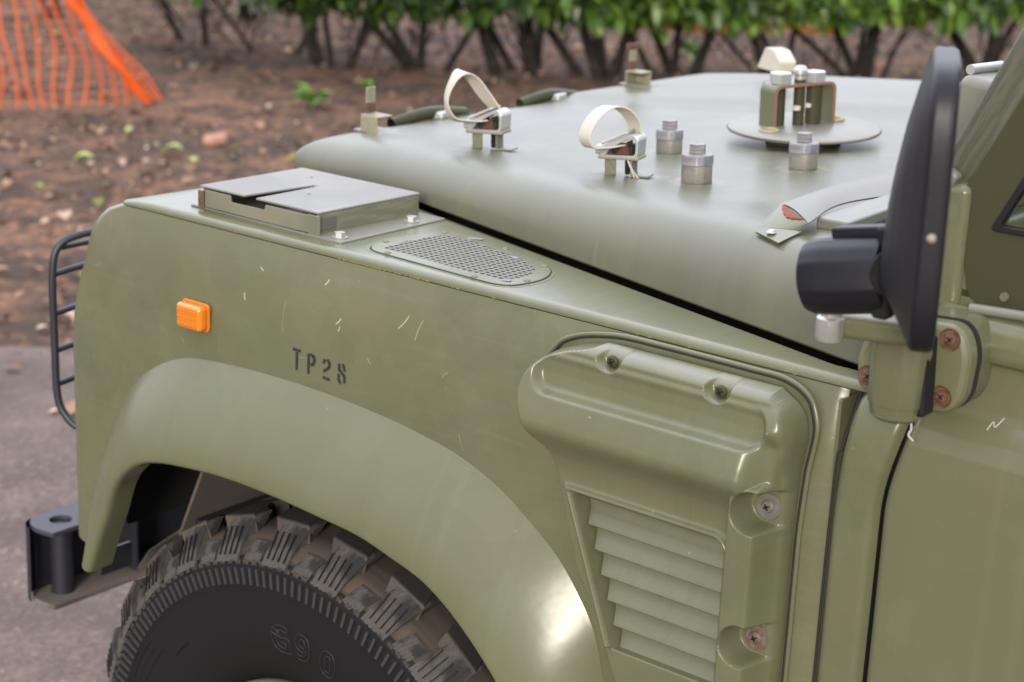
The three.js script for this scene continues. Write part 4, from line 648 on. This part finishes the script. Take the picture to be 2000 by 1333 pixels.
/* door */
{
  const b = sub('door', 'near side door with shoulder ledge and black-framed window');
  const P = [[0.44, 0.8345], [0.90, 0.8355], [1.00, 0.8365], [1.035, 0.8365], [1.055, 0.8345], [1.070, 0.829], [1.080, 0.8215], [1.086, 0.8155], [1.092, 0.8140], [1.128, 0.8125], [1.1325, 0.8135], [1.1345, 0.8185], [1.140, 0.8205], [1.150, 0.8205], [1.160, 0.8175], [1.168, 0.811], [1.172, 0.801]];
  part('door_skin', grid(120, 170, (u, v) => { const y = lerp(0.44, 1.172, v < 0.5 ? v * 1.64 : 0.82 + (v - 0.5) * 0.36), X0 = 0.6875 + 0.017 * ss(0.985, 1.095, y), x = lerp(X0, 1.62, Math.pow(u, 1.7)); const e = Math.max(0, 1 - (x - X0) / 0.012); const z = interp(P, y); const zz = y > 1.05 && y < 1.134 ? lerp(0.818, z, ss(0.66, 0.70, x)) : z; return V(x, y, zz - 0.011 * e * e * e); }, (q) => [q.x * 0.9, q.y * 0.9]), M.panel, b);
  part('door_seal', [grid(2, 40, (u, v) => { const y = lerp(0.44, 1.10, v), c = 0.6858 + 0.017 * ss(0.985, 1.095, y); return V(c + (u - 0.5) * 0.007, y, 0.8145 - 0.010 * ss(1.05, 1.10, y)); })], M.seal, b);
  // upper frame with window
  const fr = poly([[0.697, 1.174], [0.697, 1.240], [0.7225, 1.290], [0.93, 1.70], [1.60, 1.70], [1.60, 1.174]]);
  const hole = new THREE.Path(rpoly([[0.7375, 1.2375], [0.925, 1.62], [1.50, 1.62], [1.50, 1.2375]], 0.006).getPoints(5)); fr.holes.push(hole);
  part('door_frame', xf(extr(fr, 0.018, 0.003), V(0, 0, 0.772)), M.panel, b);
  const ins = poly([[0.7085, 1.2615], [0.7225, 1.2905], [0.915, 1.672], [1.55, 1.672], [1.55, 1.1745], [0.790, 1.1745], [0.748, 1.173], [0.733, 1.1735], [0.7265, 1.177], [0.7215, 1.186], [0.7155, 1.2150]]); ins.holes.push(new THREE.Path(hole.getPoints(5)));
  part('frame_shade_sheet', xf(extr(ins, 0.0022, 0.0006), V(0, 0, 0.7895)), M.darkOlive, b, 'dark olive sheet on the window frame, painted mirror shadow');  // mirror shadow put onto the window frame as a dark olive sheet
  const chan = rpoly([[0.7365, 1.2360], [0.925, 1.622], [1.502, 1.622], [1.502, 1.2360]], 0.007); chan.holes.push(new THREE.Path(rpoly([[0.7435, 1.2400], [0.929, 1.615], [1.497, 1.615], [1.497, 1.2400]], 0.006).getPoints(5)));
  part('window_channel', xf(extr(chan, 0.010, 0.001), V(0, 0, 0.784)), M.rubber, b);
  part('window_glass', xf(new THREE.ShapeGeometry(poly([[0.742, 1.240], [0.927, 1.616], [1.498, 1.616], [1.498, 1.240]])), V(0, 0, 0.782)), M.glass, b);
  part('interior_trim', [box(0.9, 0.9, 0.01, 1.22, 1.2, 0.45, 0.004), box(0.9, 0.02, 0.9, 1.2, 1.0, 0.3)], M.black, b);
  part('hinge_pin', [cyl(0.0042, 0.0042, V(0.735, 1.1735, 0.808), V(0.783, 1.176, 0.808), 14), box(0.004, 0.006, 0.004, 0.785, 1.176, 0.808, 0.001)], M.paleOlive, b);
  part('rain_strip', [box(0.62, 0.003, 0.014, 1.10, 1.1745, 0.803, 0.001)], M.seal, b);
  part('plug', [lathe([[0, 0.003], [0.0035, 0.002], [0.0042, 0]], 14).rotateX(Math.PI / 2).translate(0.756, 1.184, 0.7925)], M.olive, b);
  part('scratch_mark', [tube([V(0.7675, 1.080, 0.8225), V(0.770, 1.0865, 0.8165), V(0.773, 1.083, 0.8205), V(0.778, 1.091, 0.8150)], 0.0006, 16, 4)], M.web, b);
}
/* wing mirror */
{
  const b = sub('wing_mirror', 'large black mirror on a cast olive bracket');
  // bracket plate
  const bp = rpoly([[0.667, 1.100], [0.664, 1.136], [0.690, 1.168], [0.752, 1.172], [0.763, 1.150], [0.760, 1.112], [0.750, 1.098], [0.690, 1.094]], 0.013);
  part('bracket_plate', xf(extr(bp, 0.0215, 0.0055), V(0, 0, 0.8405)), paint(null, { color: M.olive.color.clone().multiplyScalar(1.15), bumpMap: roughBump, bumpScale: 0.0022, roughness: 0.8 }), b);
  part('plate_gasket', xf(new THREE.ExtrudeGeometry(rpoly([[0.6666, 1.0996], [0.6636, 1.1362], [0.6896, 1.1684], [0.7524, 1.1724], [0.7634, 1.150], [0.7604, 1.1116], [0.7503, 1.0976], [0.6896, 1.0936]], 0.013), { depth: 0.003, bevelEnabled: false }), V(0, 0, 0.8375)), M.seal, b);
  part('mounting_pad', xf(extr(rpoly([[0.667, 1.100], [0.664, 1.136], [0.690, 1.168], [0.752, 1.172], [0.763, 1.150], [0.760, 1.112], [0.750, 1.098], [0.690, 1.094]], 0.013), 0.040, 0.003), V(0, 0, 0.7985)), M.panel, b);
  for (const [x, y] of [[0.7445, 1.1595], [0.7425, 1.1115], [0.6770, 1.1135]]) {
    part('screw_recess', [xf(lathe([[0.0074, 0.0], [0.0092, 0.0012], [0.0095, 0.0004]], 26), V(x, y, 0.8618), [Math.PI / 2, 0, 0]), xf(lathe([[0, 0.0], [0.0078, 0.0004]], 26), V(x, y, 0.8620), [Math.PI / 2, 0, 0])], M.rust, b);
    part('screw', [xf(lathe([[0.0050, 0], [0.0052, 0.002], [0.004, 0.0034], [0, 0.0036]], 22), V(x + 0.0012, y + 0.0008, 0.8622), [Math.PI / 2, 0, 0])], M.rust, b);
    part('screw_slot', [box(0.0050, 0.0011, 0.001, x + 0.0012, y + 0.0008, 0.8658, 0.0002, [0, 0, 0.7]), box(0.0011, 0.0050, 0.001, x + 0.0012, y + 0.0008, 0.8658, 0.0002, [0, 0, 0.7])], M.black, b);
  }
  // post with its tapered foot
  const px = 0.7195, pz = 0.892;
  part('post', [lathe([[0, -0.0135], [0.0165, -0.0125], [0.0205, -0.009], [0.0222, 0.0], [0.0225, 0.0008], [0.0232, 0.0012], [0.0238, 0.03], [0.0240, 0.064], [0.018, 0.068], [0, 0.068]], 44).translate(px, 1.108, pz)], M.olive, b);
  part('post_web', box(0.010, 0.058, 0.030, px - 0.019, 1.138, pz - 0.026, 0.003), M.olive, b); part('post_shade_strip', box(0.012, 0.064, 0.020, px + 0.0185, 1.134, pz - 0.004, 0.003, [0, 0, 0.05]), M.rubber, b);  // the black strip right of the post is its shade, added as a shape
  // arm
  part('arm', [box(0.070, 0.019, 0.046, 0.714, 1.1770, 0.922, 0.006, [0, 0.25, 0.03])], M.olive, b);
  part('arm_nut', [lathe([[0, 0], [0.0095, 0.0005], [0.0108, 0.004], [0.0108, 0.018], [0.0085, 0.020], [0.0085, 0.028], [0, 0.028]], 26).translate(0.6885, 1.166, 0.957)], M.zinc, b);
  // ball housing
  const A = V(0.6790, 1.2195, 0.985), B = V(0.7420, 1.232, 0.975), ax = B.clone().sub(A), L = ax.length(); ax.normalize();
  const hg = lathe([[0, 0], [0.021, 0.0006], [0.0258, 0.003], [0.028, 0.008], [0.029, 0.02], [0.029, L - 0.006], [0.0282, L - 0.001], [0.025, L], [0, L]], 56); const mq = new THREE.Matrix4().compose(A, new THREE.Quaternion().setFromUnitVectors(V(0, 1, 0), ax), V(1, 1, 1)); hg.applyMatrix4(mq);
  part('ball_housing', hg, M.blackPlastic, b);
  part('housing_clip', [box(0.040, 0.008, 0.018, 0.714, 1.259, 0.972, 0.002, [0, 0, 0.2]), box(0.018, 0.035, 0.03, 0.744, 1.252, 0.972, 0.004, [0, 0, 0.15])], M.blackPlastic, b);
  part('neck', [cyl(0.013, 0.017, V(0.731, 1.233, 0.977), V(0.752, 1.237, 0.992), 24), box(0.014, 0.05, 0.016, 0.745, 1.226, 0.985, 0.004)], M.black, b);
  // head
  const Mc = V(0.7830, 1.2975, 0.9880), th = 0.462, n = V(Math.cos(th), 0, -Math.sin(th)), e1 = V(Math.sin(th), 0, Math.cos(th)), up = V(-0.012, 1, 0).normalize();
  const W = 0.0825, H = 0.1005, at = (a, bb, d) => Mc.clone().addScaledVector(e1, a).addScaledVector(up, bb).addScaledVector(n, -d);
  const rings = [[0.955, -0.001, 0], [0.985, -0.0022, 0], [1.0, 0.0006, 0], [1.004, 0.003, 0], [1.002, 0.0125, 0], [0.985, 0.0148, 0], [0.96, 0.0160, 0], [0.80, 0.0222, -0.05], [0.60, 0.0290, -0.14], [0.42, 0.0340, -0.26], [0.26, 0.037, -0.36], [0.12, 0.0382, -0.42], [0.0, 0.0385, -0.42]];
  const out = (t) => { const c = Math.cos(t), s = Math.sin(t), p = 5; const r = Math.pow(Math.pow(Math.abs(c), p) + Math.pow(Math.abs(s), p), -1 / p); return [c * r, s * r]; };
  const head = grid(120, rings.length * 6, (u, v) => { const t = v * (rings.length - 1), k = Math.min(rings.length - 2, Math.floor(t)), f = t - k, s = lerp(rings[k][0], rings[k + 1][0], f), d = lerp(rings[k][1], rings[k + 1][1], f), o = lerp(rings[k][2], rings[k + 1][2], f); const [ca, sa] = out(u * 6.28318); return at(ca * W * s, sa * H * s + o * H, d); }, (q, u, v) => [u * 3, v * 2]);
  part('mirror_shell', head, M.blackPlastic, b);
  part('mirror_glass', grid(40, 8, (u, v) => { const [ca, sa] = out(u * 6.28318); return at(ca * W * 0.955 * v, sa * H * 0.955 * v, 0.0002); }), M.mirror, b);
  part('rim_rivet', [xf(new THREE.SphereGeometry(0.0036, 16, 10), at(W * 1.0, -0.012, 0.0070))], M.brassy, b);
}
/* wheel */
{
  const wh = sub('front_wheel', 'front wheel with a deeply lugged tyre'); const AY = 0.400, ZC = 0.748; wh.position.set(0, AY, ZC);
  const R = 0.3725;
  // profile: r, z measured outwards from the wheel's middle
  const pr = [[0.163, 0.060], [0.176, 0.082], [0.205, 0.098], [0.245, 0.1055], [0.280, 0.1068], [0.2950, 0.1068], [0.2970, 0.1083], [0.3195, 0.1070], [0.3215, 0.1046], [0.331, 0.1010], [0.340, 0.0945], [0.347, 0.0860], [0.351, 0.0760], [0.3535, 0.0620], [0.355, 0.045], [0.356, 0]];
  const full = [...pr, ...pr.slice(0, -1).reverse().map(([r, z]) => [r, -z])];
  const lz = (pts, n) => { const g = new THREE.LatheGeometry(pts.map(([r, z]) => new THREE.Vector2(r, z)), n); g.rotateX(Math.PI / 2); return g; };
  const car1 = lz(pr.slice(0, 10), 180), car2 = lz(full.slice(9, full.length - 9), 180), car3 = lz(full.slice(full.length - 10), 120);
  const tyre = part('tyre', [car1, car3], M.rubber, wh);
  part('tread_base', car2, M.mud, wh);
  // fine ribs round the shoulder band
  const ribs = []; const rb = new THREE.BoxGeometry(0.0195, 0.0036, 0.0032);
  for (let i = 0; i < 170; i++) { const a = i / 170 * 6.28318; const g = rb.clone(); g.translate(0.3082, 0, 0.1082); g.rotateZ(a); ribs.push(g); }
  part('shoulder_ribs', ribs, std(0.034, 0.033, 0.034, 0.55), wh).userData.kind = 'stuff';
  const nubs = []; for (let i = 0; i < 150; i++) { const a = i / 150 * 6.28318, g = new THREE.BoxGeometry(0.005, 0.008, 0.003); g.translate(0.3240, 0, 0.1042); g.rotateZ(a); nubs.push(g); } part('shoulder_nubs', nubs, M.mud, wh).userData.kind = 'stuff';
  // lugs: built flat (s along the tread, z across) and wrapped round the carcass
  const wrap = (pts, r0, r1, a0, shrink = 0.9) => { // prism between two radii; pts [s, z]
    const n = pts.length, c = pts.reduce((q, p) => [q[0] + p[0] / n, q[1] + p[1] / n], [0, 0]);
    const P = (s, z, r) => { const a = a0 + s / R; return [Math.cos(a) * r, Math.sin(a) * r, z]; }; const pos = [], tri = (a, b2, c2) => pos.push(...a, ...b2, ...c2);
    const bot = pts.map(([s, z]) => P(c[0] + (s - c[0]) * 1.06, c[1] + (z - c[1]) * 1.04, r0)), mid = pts.map(([s, z]) => P(s, z, r1 - 0.0015)), top = pts.map(([s, z]) => P(c[0] + (s - c[0]) * 0.955, c[1] + (z - c[1]) * 0.97, r1)), ct = P(c[0], c[1], r1);
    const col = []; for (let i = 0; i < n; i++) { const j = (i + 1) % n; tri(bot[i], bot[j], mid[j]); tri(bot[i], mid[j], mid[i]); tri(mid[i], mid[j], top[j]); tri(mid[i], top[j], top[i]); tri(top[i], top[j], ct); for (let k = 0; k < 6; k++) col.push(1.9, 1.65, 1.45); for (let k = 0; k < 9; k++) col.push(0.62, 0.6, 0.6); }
    const g = new THREE.BufferGeometry(); g.setAttribute('position', new THREE.Float32BufferAttribute(pos, 3)); g.setAttribute('uv', new THREE.Float32BufferAttribute(new Array(pos.length / 3 * 2).fill(0).map((_, i) => (i % 2 ? pos[Math.floor(i / 2) * 3] : pos[Math.floor(i / 2) * 3 + 1]) * 3), 2)); g.setAttribute('color', new THREE.Float32BufferAttribute(col, 3)); g.computeVertexNormals(); return g;
  };
  const N = 26, step = 2 * Math.PI * R / N;
  const lugM = std(1, 1, 1, 0.85, 0, { vertexColors: true, map: blot(15.2, [0.19, 0.185, 0.185], [0.235, 0.225, 0.215], 256, 5, 0.37, 0.58), bumpMap: roughBump, bumpScale: 0.001 });
  const sideM = std(1, 1, 1, 0.9, 0, { map: blot(16.1, [0.17, 0.165, 0.163], [0.32, 0.305, 0.288], 256, 2, 0.37, 0.58), bumpMap: roughBump, bumpScale: 0.002 });
  const outer = [[-0.035, 0.076], [-0.030, 0.044], [-0.022, 0.030], [-0.006, 0.022], [0.012, 0.023], [0.022, 0.036], [0.025, 0.056], [0.021, 0.076]];
  for (let i = 0; i < N; i++) {
    const a0 = i / N * 6.28318;
    const sk = (pts, k) => pts.map(([s, z]) => [s + (z - 0.03) * k, z]);
    part('tread_lug', wrap(sk(outer, -0.25).map(([s, z]) => [s * 0.94, z]), 0.346, R, a0), lugM, wh);
    part('tread_lug', wrap(outer.map(([s, z]) => [-s * 0.94 + step / 2, -z]), 0.346, R, a0), lugM, wh);
    part('centre_lug', wrap([[-0.032, 0.014], [-0.034, -0.004], [-0.006, -0.008], [0.028, -0.006], [0.032, 0.010], [0.0, 0.016]].map(([s, z]) => [s + 0.02, z * 0.9 + 0.002]), 0.352, R - 0.001, a0), lugM, wh);
    part('centre_lug', wrap([[-0.030, -0.014], [-0.006, -0.018], [0.032, -0.012], [0.034, -0.026], [0.0, -0.030], [-0.032, -0.026]].map(([s, z]) => [s + 0.035, z * 0.95]), 0.352, R - 0.001, a0), lugM, wh);
    // buttress of the shoulder: two chunks with grooves between
    const but = [];
    const chunk = (s0, s1, r0, r1, zz) => { const g = new THREE.BoxGeometry(1, 1, 1, 24, 3, 1), p = g.attributes.position; for (let k = 0; k < p.count; k++) { const t = p.getX(k) + 0.5, q = p.getY(k) + 0.5, f = p.getZ(k) + 0.5; const r = lerp(r0, r1, q), a = a0 + lerp(s0, s1, t) / R - 0.03 * q, zo = interp([[0.322, 0.1050], [0.331, 0.1015], [0.341, 0.0955], [0.350, 0.0870], [0.360, 0.0780], [0.370, 0.070]], r) + 0.0011 * Math.sin(t * 34 + q * 2) * (f > 0.5 ? 1 : 0); const z = lerp(zo - 0.02, zo + zz * (1 - 0.3 * Math.abs(2 * t - 1)), f); p.setXYZ(k, Math.cos(a) * r, Math.sin(a) * r, z); } g.computeVertexNormals(); return g; };
    but.push(chunk(-0.034, 0.008, 0.325, 0.370, 0.0050), chunk(0.016, 0.046, 0.325, 0.347, 0.0015));
    part('shoulder_block', but, sideM, wh);
    const gr = []; for (let k = 0; k < 4; k++) { const aa = a0 + (-0.028 + k * 0.0095) / R, g = new THREE.BoxGeometry(0.034, 0.0013, 0.0016); g.rotateY(0.62); g.translate(0.3470, 0, 0.0975); g.rotateZ(aa - 0.012); gr.push(g); } part('block_groove', gr, M.rubber, wh);
  }
  // raised outline letters on the wall
  const font = await new FontLoader().loadAsync('fonts/droid/droid_sans_bold.typeface.json');
  'G90'.split('').forEach((ch, i) => {
    const a = 1.66 - i * 0.165, r0 = 0.222, l = [];
    for (const s of font.generateShapes(ch, 0.034)) for (const q of [s, ...s.holes]) { const pts = q.getPoints(6).map((p) => { const an = a - (p.x - 0.013) / (r0 + p.y), r = r0 + p.y; return V(Math.cos(an) * r, Math.sin(an) * r, interp(pr.map((k) => [k[0], k[1]]), r) + 0.0004); }); const c = new THREE.CatmullRomCurve3(pts, true); l.push(new THREE.TubeGeometry(c, 60, 0.0006, 5, true)); }
    part('raised_letter', l, std(0.022, 0.022, 0.023, 0.45), wh);
  });
  const marks = []; for (let i = 0; i < 7; i++) marks.push(box(0.0010, 0.010, 0.0012, 0, 0, 0, 0.0003).translate(0.250, 0, 0.1060).rotateZ(2.35 + i * 0.018)); for (let i = 0; i < 3; i++) { const q = []; for (let k = 0; k <= 8; k++) { const an = 2.5 + i * 0.02 + k * 0.03; q.push(V(Math.cos(an) * (0.272 + i * 0.010), Math.sin(an) * (0.262 + i * 0.010), 0.1064 + i * 0.0003)); } marks.push(tube(q, 0.0006, 12, 4)); } part('raised_marks', marks, M.rubber, wh);
  part('rim', [lz([[0.05, 0.03], [0.11, 0.035], [0.135, 0.05], [0.148, 0.03], [0.158, 0.080], [0.164, 0.094], [0.172, 0.098], [0.178, 0.094], [0.176, 0.080]], 90), lz([[0.0, 0.06], [0.05, 0.06], [0.06, 0.03]], 40)], M.olive, wh);
}
car.traverse((o) => { o.castShadow = o.receiveShadow = true; });

scene.updateMatrixWorld(true);
renderer.render(scene, camera);
